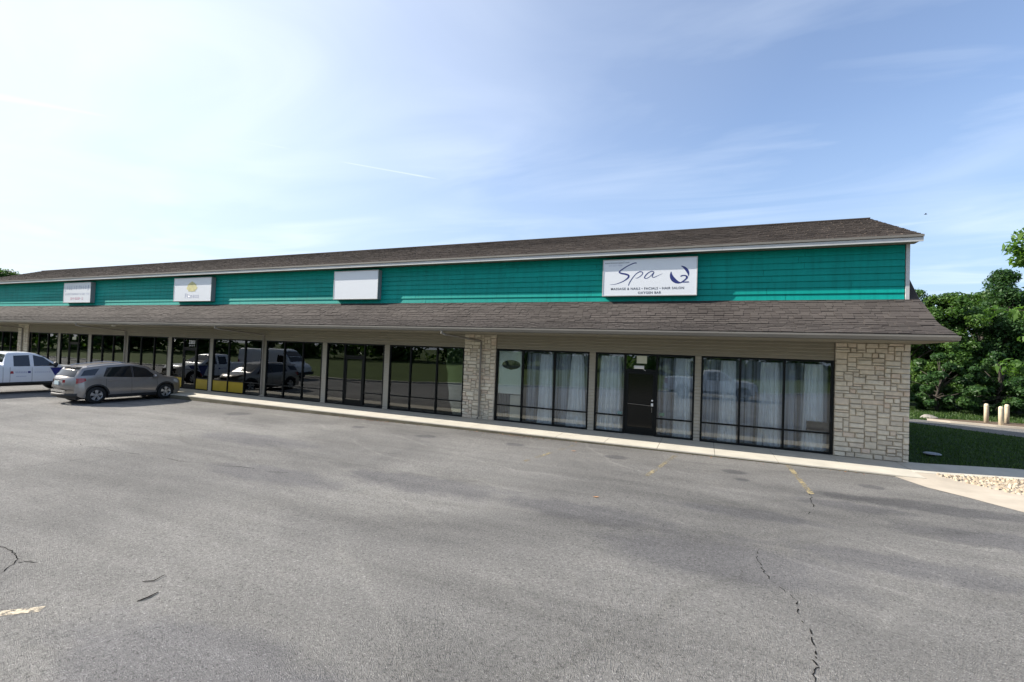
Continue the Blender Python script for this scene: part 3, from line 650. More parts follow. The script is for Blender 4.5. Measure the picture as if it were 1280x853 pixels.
def shingles(poly, exposure, width, parent, m, n_single, name):
    rows = shingle_rows(poly, exposure, 0); bb = MB(); n_s = 0
    for ri, (y, z, sl_, ln) in enumerate(rows):
        x = X1 if parent is canopy else -0.56
        xend = X0 if parent is canopy else -56.55
        x += 0; first = True; off = random.random()*width
        cs, sn = math.cos(sl_), math.sin(sl_); row_t = random.random()
        while x > xend+.02:
            w_ = width*random.choice((.55, .7, .8, 1, 1, 1.15))
            if first: w_ = off+.05; first = False
            x2 = max(x-w_, xend); th = .014+random.uniform(0, .014); t = random.random()*.98+.01 if not (parent is canopy and y > -.37) else random.uniform(.60, .72)
            y0 = y-.012*random.random(); tilt = sl_-.06
            if n_s < n_single and x > -0.47-n_single/len(rows)*width*1.02:
                pc(TAB, 'shingle', ((x+x2)/2, y0, z+.004), parent, (tilt, 0, 0), (x-x2-.008, ln, th*2)); n_s += 1
            else:
                c2, s2 = math.cos(tilt), math.sin(tilt); vs = []
                for (uu, vv) in ((0, 0), (0, th), (ln, th*.7), (ln, 0)):
                    vs.append((y0+uu*c2-vv*s2, z+.004+uu*s2+vv*c2))
                bb.add([(x-.004, *vs[0]), (x-.004, *vs[1]), (x-.004, *vs[2]), (x2+.004, *vs[0]), (x2+.004, *vs[1]), (x2+.004, *vs[2])], [(1, 4, 3, 0), (2, 5, 4, 1), (0, 2, 1), (3, 4, 5)], t)
            x = x2
    stuff(part(bb, name, m, parent))
shingles(prof, .135, .26, canopy, shing, 298, 'shingle_field')
# flashing strip where canopy meets siding
part(MB().prism_x(X0, -0.66, [(-.03, 4.43), (-.032, 4.452), (-.02, 4.458), (-.018, 4.445)]), 'flashing', underlay)
# gutter
gy0 = -2.08
part(MB().prism_x(-57.0, -0.44, [(gy0, 3.25), (gy0-.055, 3.25), (gy0-.075, 3.285), (gy0-.10, 3.325), (gy0-.10, 3.352), (gy0-.088, 3.352), (gy0-.088, 3.33), (gy0-.06, 3.285), (gy0-.05, 3.27), (gy0, 3.27)]), 'gutter', gutter_m)
part(MB().box(-57.0, -0.455, gy0+.001, gy0+.03, 3.232, 3.375), 'canopy_fascia', gutter_m)
# downspouts: outlet at the gutter, sloping run under the soffit, drop down the wall
for (xo, xd, yw) in ((-14.25, -13.68, -.15), (-25.95, -25.42, -.07), (-37.15, -36.6, -.07), (-48.7, -48.14, -.13)):
    part(MB().tube([(xo, gy0-.05, 3.25), (xo, gy0-.05, 3.17), (xo+.05, gy0+.05, 3.13), (xd, yw-.06, 2.98), (xd, yw-.02, 2.92), (xd, yw-.02, .12), (xd, yw-.12, .05)], .042, 6), 'downspout', gutter_m)
for xx in (-35.7,):
    part(MB().lathe([(.001, 3.16), (.07, 3.165), (.10, 3.19), (.10, 3.226)], n=14, c=(xx, -1.13, 0)), 'soffit_light', lamp_off, smooth=True)

# teal lap siding on the dormer
ztop = 5.99; zb_ = 4.455; expo = .187; j = 0
while zb_+j*expo < ztop:
    z0 = zb_+j*expo; z1 = min(z0+expo+.012, ztop+.0); x = -0.80; first = True
    while x > XL:
        L_ = random.choice((2.4, 3.0, 3.66, 3.66, 3.66))
        if first: L_ = random.uniform(1.2, 3.6); first = False
        if j == 0 and x == -0.80: L_ = 2.85
        a = max(x-L_, XL)
        bow = random.uniform(0, .006); me_ = MB().prism_x(a+.0035, x-.0035, [(0.028, z0), (-.014-bow, z0+.001), (-.016-bow, z0+.006), (.012, z1), (.028, z1)])
        part(me_, 'siding_board', teal); x = a
    j += 1
part(MB().box(-0.785, -0.70, -.03, .21, 4.452, 5.985), 'corner_trim', trimw)
part(MB().box(-0.715, -0.702, .212, 1.6, 4.2, 5.985), 'dormer_cheek', underlay)
# upper roof
roofp = [(-.43, 6.135), (3.95, 7.80)]
tr = part(MB().prism_x(-56.6, -0.56, slab_prof(roofp, .06)), 'upper_roof', underlay)
shingles(roofp, .15, .32, tr, shing_roof, 0, 'shingle_field')
part(MB().box(-56.6, -0.56, 3.88, 4.02, 7.80, 7.835), 'ridge_cap', shing_roof)
part(MB().prism_x(-56.58, -0.58, [(-.40, 5.985), (3.95, 7.58), (3.95, 7.70), (-.40, 6.06)]), 'roof_underside', soffit_m)
x = -0.545
while x > -56.6:
    a = max(x-4.88, -56.6); part(MB().box(a+.003, x-.003, -.425, -.395, 5.965, 6.085), 'fascia_board', trimw); x = a
part(MB().box(-56.62, -.54, -.455, -.42, 6.088, 6.15), 'drip_edge', gutter_m)
part(MB().prism_x(-0.578, -0.548, [(-.394, 5.97), (-.394, 6.13), (3.95, 7.79), (3.95, 7.60)]), 'rake_fascia', trimw)
part(MB().box(-56.5, -.59, -.392, .029, 5.992, 6.004), 'eave_soffit', soffit_m)

# ------------------------------------------------------------------ lettering
def text_mesh(s, size, m, shear=0.0, spacing=1.0, bold=0.0, sx=1.0):
    cu = bpy.data.curves.new('lettering', 'FONT'); cu.body = s; cu.size = size; cu.align_x = 'CENTER'; cu.align_y = 'CENTER'; cu.shear = shear; cu.space_character = spacing; cu.offset = bold; cu.resolution_u = 3
    o = bpy.data.objects.new('lettering', cu); COL.objects.link(o)
    dg = bpy.context.evaluated_depsgraph_get(); me = bpy.data.meshes.new_from_object(o.evaluated_get(dg))
    bpy.data.objects.remove(o); bpy.data.curves.remove(cu)
    me.materials.clear(); me.materials.append(m)
    rot = Matrix.Rotation(math.pi/2, 4, 'X') @ Matrix.Diagonal((sx, 1, 1, 1)); me.transform(rot); return me   # lies in XZ, facing -Y
def put_text(parent, s, size, x, y, z, m, **kw):
    o = put('lettering', text_mesh(s, size, m, **kw)); o.parent = parent; o.location = (x, y, z); return o
def poly_print(parent, name, pts, y, m):
    me = bpy.data.meshes.new(name); me.from_pydata([(p[0], y, p[1]) for p in pts], [], [tuple(range(len(pts)))]); me.materials.append(m)
    if me.polygons[0].normal.y > 0: me.flip_normals()
    return put(name, me, parent)
def stroke(parent, name, pts, widths, y, m, sub=6):
    # smooth tapered ribbon through points (Catmull-Rom)
    P = [Vector((p[0], p[1])) for p in pts]; q = []; w = []
    for i in range(len(P)-1):
        p0, p1, p2, p3 = P[max(i-1, 0)], P[i], P[i+1], P[min(i+2, len(P)-1)]
        for k in range(sub):
            t = k/sub; q.append(.5*((2*p1)+(p2-p0)*t+(2*p0-5*p1+4*p2-p3)*t*t+(3*p1-p0-3*p2+p3)*t**3)); w.append(widths[i]+(widths[i+1]-widths[i])*t)
    q.append(P[-1]); w.append(widths[-1]); bb = MB(); L = []
    for i, p in enumerate(q):
        d = (q[min(i+1, len(q)-1)]-q[max(i-1, 0)]).normalized(); n_ = Vector((-d.y, d.x)); L.append((p+n_*w[i]/2, p-n_*w[i]/2))
    for (a, c), (d, e) in zip(L, L[1:]): bb.add([(v.x, y, v.y) for v in (a, c, e, d)], [(0, 1, 2, 3)])
    return put(name, bb.mesh(name, m), parent)
def crescent(parent, name, cx, cz, r, a0, a1, wmax, y, m):
    pts, ws_ = [], []
    n_ = 16
    for i in range(n_+1):
        a = R(a0+(a1-a0)*i/n_); f = i/n_; w_ = wmax*math.sin(math.pi*(f**1.0*.92+.04)); rr = r-w_*.3
        pts.append((cx+rr*math.cos(a), cz+rr*math.sin(a))); ws_.append(max(w_, .004))
    return stroke(parent, name, pts, ws_, y, m, 2)
def blur_row(parent, x0, x1, z, h, m, y, dens=22):
    """a line of small print too faint to read: short strokes"""
    bb = MB(); x = x0; rg = random.Random(int(x0*1000+z*77))
    while x < x1:
        w_ = rg.uniform(.4, .8)*h
        k_ = rg.choice((0, 1, 2))
        t = h*.16
        bb.add([(x, y, z), (x+t, y, z), (x+t, y, z+h), (x, y, z+h)], [(0, 1, 2, 3)])
        zz = z+(h-t)*k_/2; bb.add([(x+t, y, zz), (x+w_, y, zz), (x+w_, y, zz+t), (x+t, y, zz+t)], [(0, 1, 2, 3)])
        if k_ != 1: bb.add([(x+w_-t, y, z), (x+w_, y, z), (x+w_, y, z+h*.9), (x+w_-t, y, z+h*.9)], [(0, 1, 2, 3)])
        x += w_+h*.35
        if rg.random() < .12: x += h*.5
    return put('lettering', bb.mesh('lettering', m), parent)

# ------------------------------------------------------------------ signs (local coordinates: x from -1.5 to 1.5, z up from the lower edge, face at y = -0.25)
def sign(x, label, w=3.0, h=1.24):
    s = empty('wall_sign', (x, -0.02, 4.615), label, 'sign', 'lightbox signs on the teal siding')
    MB().box(-w/2, w/2, -.215, .0, 0, h).build('cabinet', sign_fr, s)
    f = .03
    MB().box(-w/2, w/2, -.235, -.2155, h-f, h).box(-w/2, w/2, -.235, -.2155, 0, f).box(-w/2, -w/2+f, -.2345, -.2155, f, h-f).box(w/2-f, w/2, -.2345, -.2155, f, h-f).build('frame', trimw, s)
    MB().box(-w/2+f, w/2-f, -.226, -.216, f, h-f).build('face', sign_w, s)
    return s
YF = -.2285
spa = sign(-7.615, 'wide white lightbox sign reading Spa O2 in navy script beside the right end of siding')
S = lambda u, v: ((u-.5)*3.0, (1-v)*1.24)   # unit coordinates of the sign face, v from the top
def uz(px_, py_):  # from the picked zoom of the sign: u, v
    return S((px_-120)/1010, (py_-(128-(px_-120)*.042))/384)
SP = lambda L: [uz(*p) for p in L]
stroke(spa, 'script_letter', SP([(497, 157), (470, 158), (420, 178), (370, 205), (325, 235), (308, 253), (330, 266), (380, 274), (412, 288), (405, 312), (360, 345), (310, 367), (260, 382), (205, 388)]), [.028, .034, .032, .034, .036, .046, .05, .056, .058, .05, .03, .022, .014, .006], YF, navy)
stroke(spa, 'script_letter', SP([(412, 392), (425, 360), (450, 320), (480, 282), (505, 260), (535, 246), (562, 252), (560, 272), (535, 296), (505, 312), (482, 310)]), [.02, .026, .024, .022, .024, .03, .028, .024, .02, .014, .006], YF-.0005, navy)
stroke(spa, 'script_letter', SP([(685, 244), (660, 240), (625, 256), (595, 285), (585, 308), (605, 314), (640, 296), (668, 268), (685, 250), (672, 278), (668, 298), (690, 300), (725, 284), (775, 262)]), [.02, .026, .024, .03, .026, .018, .016, .018, .02, .024, .022, .018, .012, .005], YF-.001, navy)
cx, cz = uz(950, 270)
crescent(spa, 'logo_crescent', cx, cz, .275, 158, 285, .13, YF, navy)
crescent(spa, 'logo_crescent', cx, cz, .285, 82, -12, .085, YF, navy)
x_, z_ = uz(1003, 315)
put_text(spa, '2', .36, x_, YF-.0006, z_, navy, sx=1.7)
x_, z_ = uz(610, 418)
put_text(spa, 'MASSAGE & NAILS \u2022 FACIALS \u2022 HAIR SALON', .108, x_, YF, z_, inkgrey, spacing=1.12, bold=.002)
x_, z_ = uz(642, 460); put_text(spa, 'OXYGEN BAR', .108, x_, YF, z_, inkgrey, spacing=1.12, bold=.002)
x_, z_ = uz(280, 157); put_text(spa, 'www.bransonspao2.com', .082, x_, YF, z_, inkgrey)
x_, z_ = uz(262, 187); put_text(spa, '417-337-7888', .082, x_, YF, z_, palegrey)
sign(-19.82, 'blank white lightbox sign with no lettering, narrower than its neighbours', w=2.42)
fit = sign(-30.66, 'white lightbox sign with faded yellow blossom emblem above pale Fitness lettering')
def petal(cx, cz, ang, l_, w_, y):
    d = Vector((math.cos(ang), math.sin(ang))); n_ = Vector((-d.y, d.x)); P = []
    for k in range(16):
        t = 2*math.pi*k/16; q = Vector((cx, cz))+d*(l_*.5*(1-math.cos(t)))+n_*(w_*math.sin(t)*(1-.25*math.cos(t))); P.append((q.x, q.y))
    poly_print(fit, 'petal', P, y, yellow_l)
for k_, (a, l_, w_) in enumerate(((90, .42, .13), (62, .40, .12), (118, .40, .12), (36, .42, .11), (144, .42, .11), (12, .44, .09), (168, .44, .09), (-12, .30, .07), (192, .30, .07), (-90, .12, .16))):
    petal(-.02, .62, R(a), l_, w_, YF-.0004*k_)
put_text(fit, 'Fitness', .34, .0, YF, .27, palegrey, spacing=1.2, bold=.006)
ls = sign(-41.57, 'white lightbox sign with faded blue grey and red print nearest the left end')
poly_print(ls, 'emblem', [(-1.34, .68), (-1.22, .68), (-1.26, 1.0)], YF, palegrey); poly_print(ls, 'emblem', [(1.16, .74), (1.26, .74), (1.30, 1.06), (1.18, 1.06)], YF, palegrey)
blur_row(ls, -1.1, 1.05, .80, .24, palegrey, YF); blur_row(ls, -1.3, 1.3, .47, .13, palegrey, YF); blur_row(ls, -.65, .75, .17, .17, palered, YF)

# ------------------------------------------------------------------ things in and on the shop windows
def curtain(x0, x1, y, z0, z1, folds, depth, seed, gather=0.0):
    rg = random.Random(seed); n_ = folds*8; bb = MB(); ph = [rg.uniform(0, 6.28) for _ in range(4)]; rows_ = [z1, z1-.3, (z0+z1)/2, z0+.5, z0]
    vs = []
    for zi, z in enumerate(rows_):
        for i in range(n_+1):
            f = i/n_; g = 1-gather*(1-zi/(len(rows_)-1))*.5
            x = (x0+x1)/2+(f-.5)*(x1-x0)*(1-gather*(1-zi/(len(rows_)-1)))
            fw_ = f+.035*math.sin(f*9+ph[3])+.02*math.sin(f*23+ph[1]); d = depth*(math.sin(fw_*folds*6.28+ph[0])+.5*math.sin(fw_*folds*2.3*3.1+ph[1])+.6*math.sin(fw_*folds*.43*6.28+ph[2]))*(.75+.5*zi/4)
            vs.append((x+.2*d, y+d*(.6+.4*zi/4), z))
    m_ = n_+1
    fs = [(r_*m_+i, r_*m_+i+1, (r_+1)*m_+i+1, (r_+1)*m_+i) for r_ in range(len(rows_)-1) for i in range(n_)]
    return bb.add(vs, fs)
def hang(name, x0, x1, y, z0, z1, folds, depth, seed, m, label, cat, group, gather=0.0):
    o = curtain(x0, x1, y, z0, z1, folds, depth, seed, gather).build(name, m, smooth=True); centre(o); return tag(o, label, cat, group)
SG = 'grey sheers behind the spa glass'; DG = 'white drapes behind the spa glass'
hang('sheer_curtain', -11.96, -9.60, .34, .04, 2.6, 22, .02, 1, sheer_m, 'grey sheer across two panes of the window beside the middle stone pier', 'curtain', SG)
hang('sheer_curtain', -9.25, -8.33, .34, .04, 2.6, 9, .02, 2, sheer_m, 'grey sheer in the glass left of the black spa door', 'curtain', SG)
hang('sheer_curtain', -7.24, -6.17, .34, .04, 2.6, 9, .02, 3, sheer_m, 'grey sheer in the glass right of the black spa door', 'curtain', SG)
hang('sheer_curtain', -5.86, -2.46, .34, .04, 2.6, 30, .02, 4, sheer_m, 'grey sheer across the three pane window next to the corner stone pier', 'curtain', SG)
hang('drape', -11.42, -10.86, .20, .03, 2.56, 6, .05, 5, drape, 'narrow white drape in the centre pane beside the board with the dark oval', 'curtain', DG, .22)
hang('drape', -10.36, -9.62, .20, .03, 2.6, 7, .055, 6, drape, 'white drape flaring out at the bottom beside the siding strip left of the door', 'curtain', DG, .5)
hang('drape', -9.22, -8.40, .20, .03, 2.6, 9, .05, 7, drape, 'white drape filling the glass just left of the spa door', 'curtain', DG, .22)
hang('drape', -6.75, -6.20, .20, .03, 2.6, 6, .05, 8, drape, 'white drape at the right side of the glass just right of the spa door', 'curtain', DG, .22)
hang('drape', -5.42, -4.86, .20, .03, 2.58, 6, .055, 9, drape, 'white drape in the left pane of the window next to the corner pier', 'curtain', DG, .22)
hang('drape', -4.28, -3.68, .20, .03, 2.58, 7, .055, 10, drape, 'white drape in the centre pane of the window next to the corner pier', 'curtain', DG, .22)
hang('drape', -3.14, -2.56, .20, .03, 2.58, 6, .055, 11, drape, 'white drape hanging behind the dark box beside the corner pier', 'curtain', DG, .22)
o = tag(centre(MB().box(-13.0, -12.09, .055, .075, 1.03, 2.62).build('window_board', board_m)), 'pale green board filling the upper glass beside the middle stone pier', 'board')
bb = MB(); n_ = 28
vs = [(-12.50+.37*math.cos(6.2832*i/n_), .046, 2.12+.175*math.sin(6.2832*i/n_)-(.02 if i == 21 else 0)) for i in range(n_)]
vs += [(x, .0535, z) for (x, y, z) in vs]
bb.add(vs, [tuple(range(n_))]+[(i, (i+1) % n_, n_+(i+1) % n_, n_+i) for i in range(n_)])
tag(centre(put('oval_sign', fixn(bb.mesh('oval_sign', mat('oval_dark', (0.012, 0.02, 0.02), .4))))), 'dark oval plaque on the pale green window board', 'sign')
bb = MB()
for i in range(8): bb.add([(-12.99+i*.066, .13, .05), (-12.99+i*.066+.05, .10, .05), (-12.99+i*.066+.05, .10, 1.02), (-12.99+i*.066, .13, 1.02)], [(0, 1, 2, 3)])
tag(centre(bb.build('vertical_blind', cover_m)), 'grey blue vertical blind below the pale green board', 'blind')
tag(centre(MB().box(-12.52, -12.10, .10, .36, .03, .56).box(-12.515, -12.105, .098, .362, .563, .985).build('carton', boxp)), 'pair of pale cartons stacked behind the glass under the green board', 'box')
t_ = tag(centre(MB().box(-3.02, -2.47, .10, .17, .635, .90).box(-2.99, -2.50, .092, .10, .665, .87).build('dark_box', door_m)), 'dark flat box on the window bar beside the corner stone pier', 'box')
tag(centre(MB().box(-8.52, -8.36, .040, .044, .63, .73).box(-8.50, -8.38, .0375, .0395, .65, .69).build('sticker', cyan_s)), 'small cyan sticker low on the glass left of the spa door', 'sticker')
tag(centre(MB().box(-7.17, -7.0, .040, .044, .69, .79).box(-7.15, -7.05, .0375, .0395, .72, .76).build('sticker', green_s)), 'small green sticker low on the glass right of the spa door', 'sticker')
tag(centre(MB().box(-7.93, -7.60, .015, .02, 2.38, 2.635).box(-7.91, -7.62, .0125, .0145, 2.40, 2.615).build('notice', paper)), 'pale square notice on the glass above the spa door', 'notice')
tag(centre(MB().prism_x(-8.0, -7.68, [(-.05, 2.20), (-.075, 2.235), (-.06, 2.29), (-.025, 2.31), (-.024, 2.20)]).tube([(-7.7, -.05, 2.2), (-7.62, -.09, 2.14)], .008, 5).build('door_closer', white_v)), 'white door closer box mounted over the spa door', 'fitting')
for (a, c, z1, lab) in ((-32.40, -31.50, .59, 'yellow panel at the foot of the glass left of the numbered door behind the car'), (-30.36, -29.43, .57, 'yellow panel at the foot of the glass right of the numbered door'), (-29.04, -27.98, .57, 'yellow panel behind the left pane right of the siding strip'), (-27.88, -26.80, .57, 'yellow panel behind the middle pane next to a clear pane')):
    o = tag(centre(MB().box(a, c, .012, .0265, .058, z1).box(a+.02, c-.02, .0095, .0115, .09, z1-.05).build('window_panel', yellow_p)), lab, 'panel', 'yellow panels in the shop glass')
ad = empty('door_number', (-30.85, .0, 2.40), 'white street number lettering on the glass above the yellow flanked door', 'lettering')
put_text(ad, '3301', .27, .0, .0245, .06, white_v, bold=.008); blur_row(ad, -.22, .22, -.15, .085, white_v, .0245)
tag(centre(MB().box(-42.35, -41.95, .015, .02, 2.32, 2.5).box(-42.33, -41.97, .0125, .0145, 2.34, 2.48).build('notice', paper)), 'pale notice over the shop door behind the pickup', 'notice')

# ------------------------------------------------------------------ vehicles (local: nose at +Y, ground at z = 0)
def lerp_tab(tab, y):
    if y <= tab[0][0]: return tab[0][1]
    for (a, b_), (c, d) in zip(tab, tab[1:]):
        if y <= c: return b_+(d-b_)*(y-a)/(c-a) if c > a else d
    return tab[-1][1]
class Car:
    def __init__(s, top, belt, plan, hw, sill, arches, Ra, tumble, bed=None, corner=.06):
        s.top, s.belt, s.plan, s.hw, s.sill, s.arches, s.Ra, s.tumble, s.bed, s.corner = top, belt, plan, hw, sill, arches, Ra, tumble, bed, corner
        s.y0, s.y1 = top[0][0], top[-1][0]
    def H(s, y): return lerp_tab(s.top, y)
    def side(s, y, z):
        w = s.hw*lerp_tab(s.plan, y); b_ = lerp_tab(s.belt, y)
        if z <= b_:
            t = (z-.2)/(b_-.2); return w*(.945+.055*math.sin(math.pi*min(max(t, 0), 1)**.8)) if t > 0 else w*.94
        return w*(.95)-(z-b_)*s.tumble
    def bottom(s, y):
        z = lerp_tab(s.sill, y)
        for (ya, za) in s.arches:
            d = s.Ra**2-(y-ya)**2
            if d > 0: z = max(z, za+math.sqrt(d))
        return z
    def body(s, m):
        ys = set([p[0] for p in s.top]+[p[0] for p in s.belt]+[p[0] for p in s.plan])
        for (ya, za) in s.arches:
            for k in range(-10, 11): ys.add(ya+s.Ra*math.sin(k/10*math.pi/2))
        y = s.y0
        while y < s.y1: ys.add(y); y += .12
        ys = sorted(y for y in ys if s.y0 <= y <= s.y1); q = [ys[0]]
        for y in ys[1:]:
            if y-q[-1] > .006: q.append(y)
        secs = []
        for y in q:
            H, b_, z0 = s.H(y), lerp_tab(s.belt, y), s.bottom(y); bb_ = min(b_, H-.03); z0 = min(z0, bb_-.02)
            pts = [(s.side(y, z0+(bb_-z0)*k/6), z0+(bb_-z0)*k/6) for k in range(7)]
            top_side = H-s.corner
            if top_side > bb_:
                for k in (1, 2, 3): z = bb_+(top_side-bb_)*k/3; pts.append((s.side(y, z), z))
            else: pts += [pts[-1]]*3
            xs_, zs_ = pts[-1]
            if s.bed and s.bed[0] < y < s.bed[1]:
                pts += [(xs_-.01, H-.01), (xs_-.05, H), (xs_-.10, H), (xs_-.12, H-.02), (xs_-.13, .75), (xs_*.4, .75), (0, .75)]
            else:
                h2 = H-zs_
                pts += [(xs_-.018, zs_+h2*.45), (xs_-.06, zs_+h2*.85), (xs_-.12, H), (xs_*.62, H+.012), (xs_*.45, H+.018), (xs_*.2, H+.02), (0, H+.021)]
            secs.append([(-x, y, z) for (x, z) in pts]+[(x, y, z) for (x, z) in reversed(pts[:-1])])
        bb = MB(); n_ = len(secs[0]); vs = [p for sec in secs for p in sec]; fs = []
        for i in range(len(secs)-1):
            for k in range(n_-1): fs.append((i*n_+k, i*n_+k+1, (i+1)*n_+k+1, (i+1)*n_+k))
        fs.append(tuple(range(n_))); fs.append(tuple(range((len(secs)-1)*n_, len(secs)*n_))[::-1])
        bb.add(vs, fs); me = fixn(bb.mesh('body', m))
        bm = bmesh.new(); bm.from_mesh(me); bmesh.ops.remove_doubles(bm, verts=bm.verts, dist=.0005); bmesh.ops.recalc_face_normals(bm, faces=bm.faces)
        for f in bm.faces: f.smooth = True
        for e in bm.edges:
            if len(e.link_faces) == 2 and e.calc_face_angle() > R(32): e.smooth = False
        bm.to_mesh(me); bm.free(); return me
    def patch(s, lo, up, sd, off, n_=6, m_=4, th=None):
        """panel on the side, between two polylines of (y, z)"""
        bb = MB(); vs = []
        def at(L, f):
            f *= len(L)-1; i = min(int(f), len(L)-2); t = f-i; return (L[i][0]+(L[i+1][0]-L[i][0])*t, L[i][1]+(L[i+1][1]-L[i][1])*t)
        for j in range(m_+1):
            for i in range(n_+1):
                a, c = at(lo, i/n_), at(up, i/n_); y = a[0]+(c[0]-a[0])*j/m_; z = a[1]+(c[1]-a[1])*j/m_
                vs.append((sd*(s.side(y, z)+off), y, z))
        fs = [(j*(n_+1)+i, j*(n_+1)+i+1, (j+1)*(n_+1)+i+1, (j+1)*(n_+1)+i) for j in range(m_) for i in range(n_)]
        bb.add(vs, fs)
        # rim going into the body
        ring = [i for i in range(n_+1)]+[(j)*(n_+1)+n_ for j in range(1, m_+1)]+[m_*(n_+1)+i for i in range(n_-1, -1, -1)]+[j*(n_+1) for j in range(m_-1, 0, -1)]
        o = len(vs); base = [(vs[i][0]-sd*(off+.01), vs[i][1], vs[i][2]) for i in ring]; bb.v += base; k = len(ring)
        for i in range(k): bb.f.append((ring[i], ring[(i+1) % k], o+(i+1) % k, o+i)); bb.t.append(0); bb.m.append(0)
        return bb
    def top_patch(s, pts_y, half, off, n_=8):
        """panel lying on the top surface over a run of y, half width a function of y"""
        bb = MB(); vs = []; ys = pts_y
        for y in ys:
            e = .01; sl_ = (s.H(y+e)-s.H(y-e))/(2*e); nl = math.hypot(1, sl_); ny, nz_ = -sl_/nl, 1/nl
            for i in range(n_+1):
                f = i/n_*2-1; x = half(y)*f; vs.append((x, y+ny*off, s.H(y)+.02*(1-f*f)+nz_*off))
        m_ = n_+1
        return bb.add(vs, [(r_*m_+i, r_*m_+i+1, (r_+1)*m_+i+1, (r_+1)*m_+i) for r_ in range(len(ys)-1) for i in range(n_)])
def wheel(root, x, y, r_, w, sd, rim_mat, spokes=5):
    wh = MB().lathe([(r_*.62, -w/2), (r_*.93, -w/2), (r_*.99, -w/2+.025), (r_, -w*.25), (r_, w*.25), (r_*.99, w/2-.025), (r_*.93, w/2), (r_*.62, w/2)], 'X', 28).build('wheel', tyre_m, root, (x, y, r_), smooth=True)
    bb = MB(); o_ = sd*(w/2-.012)
    bb.lathe([(r_*.66, o_*.2), (r_*.66, o_), (r_*.60, o_*1.04), (r_*.57, o_*.9), (r_*.55, o_*.3)], 'X', 28)
    for k in range(spokes):
        for dl in (-.16, .16):
            a = 2*math.pi*k/spokes+dl+.3; ca, sa = math.cos(a), math.sin(a); nx, nz_ = -sa, ca; w1, w2 = r_*.055, r_*.08
            p = [(r_*.08*ca*1+nx*w1, r_*.08*sa+nz_*w1), (r_*.60*ca+nx*w2, r_*.60*sa+nz_*w2), (r_*.60*ca-nx*w2, r_*.60*sa-nz_*w2), (r_*.08*ca-nx*w1, r_*.08*sa-nz_*w1)]
            bb.add([(o_*1.02, *q) for q in p]+[(o_*.7, *q) for q in p], [(0, 1, 2, 3), (0, 4, 5, 1), (2, 6, 7, 3), (1, 5, 6, 2), (4, 7, 6, 5)])
    bb.lathe([(.001, o_*1.06), (r_*.12, o_*1.05), (r_*.16, o_*.9)], 'X', 14)
    rim = put('rim', fixn(bb.mesh('rim', rim_mat))); rim.parent = wh
    hb = MB().lathe([(.001, o_*.25), (r_*.56, o_*.25)], 'X', 20).build('brake_disc', clad, wh)
    return wh

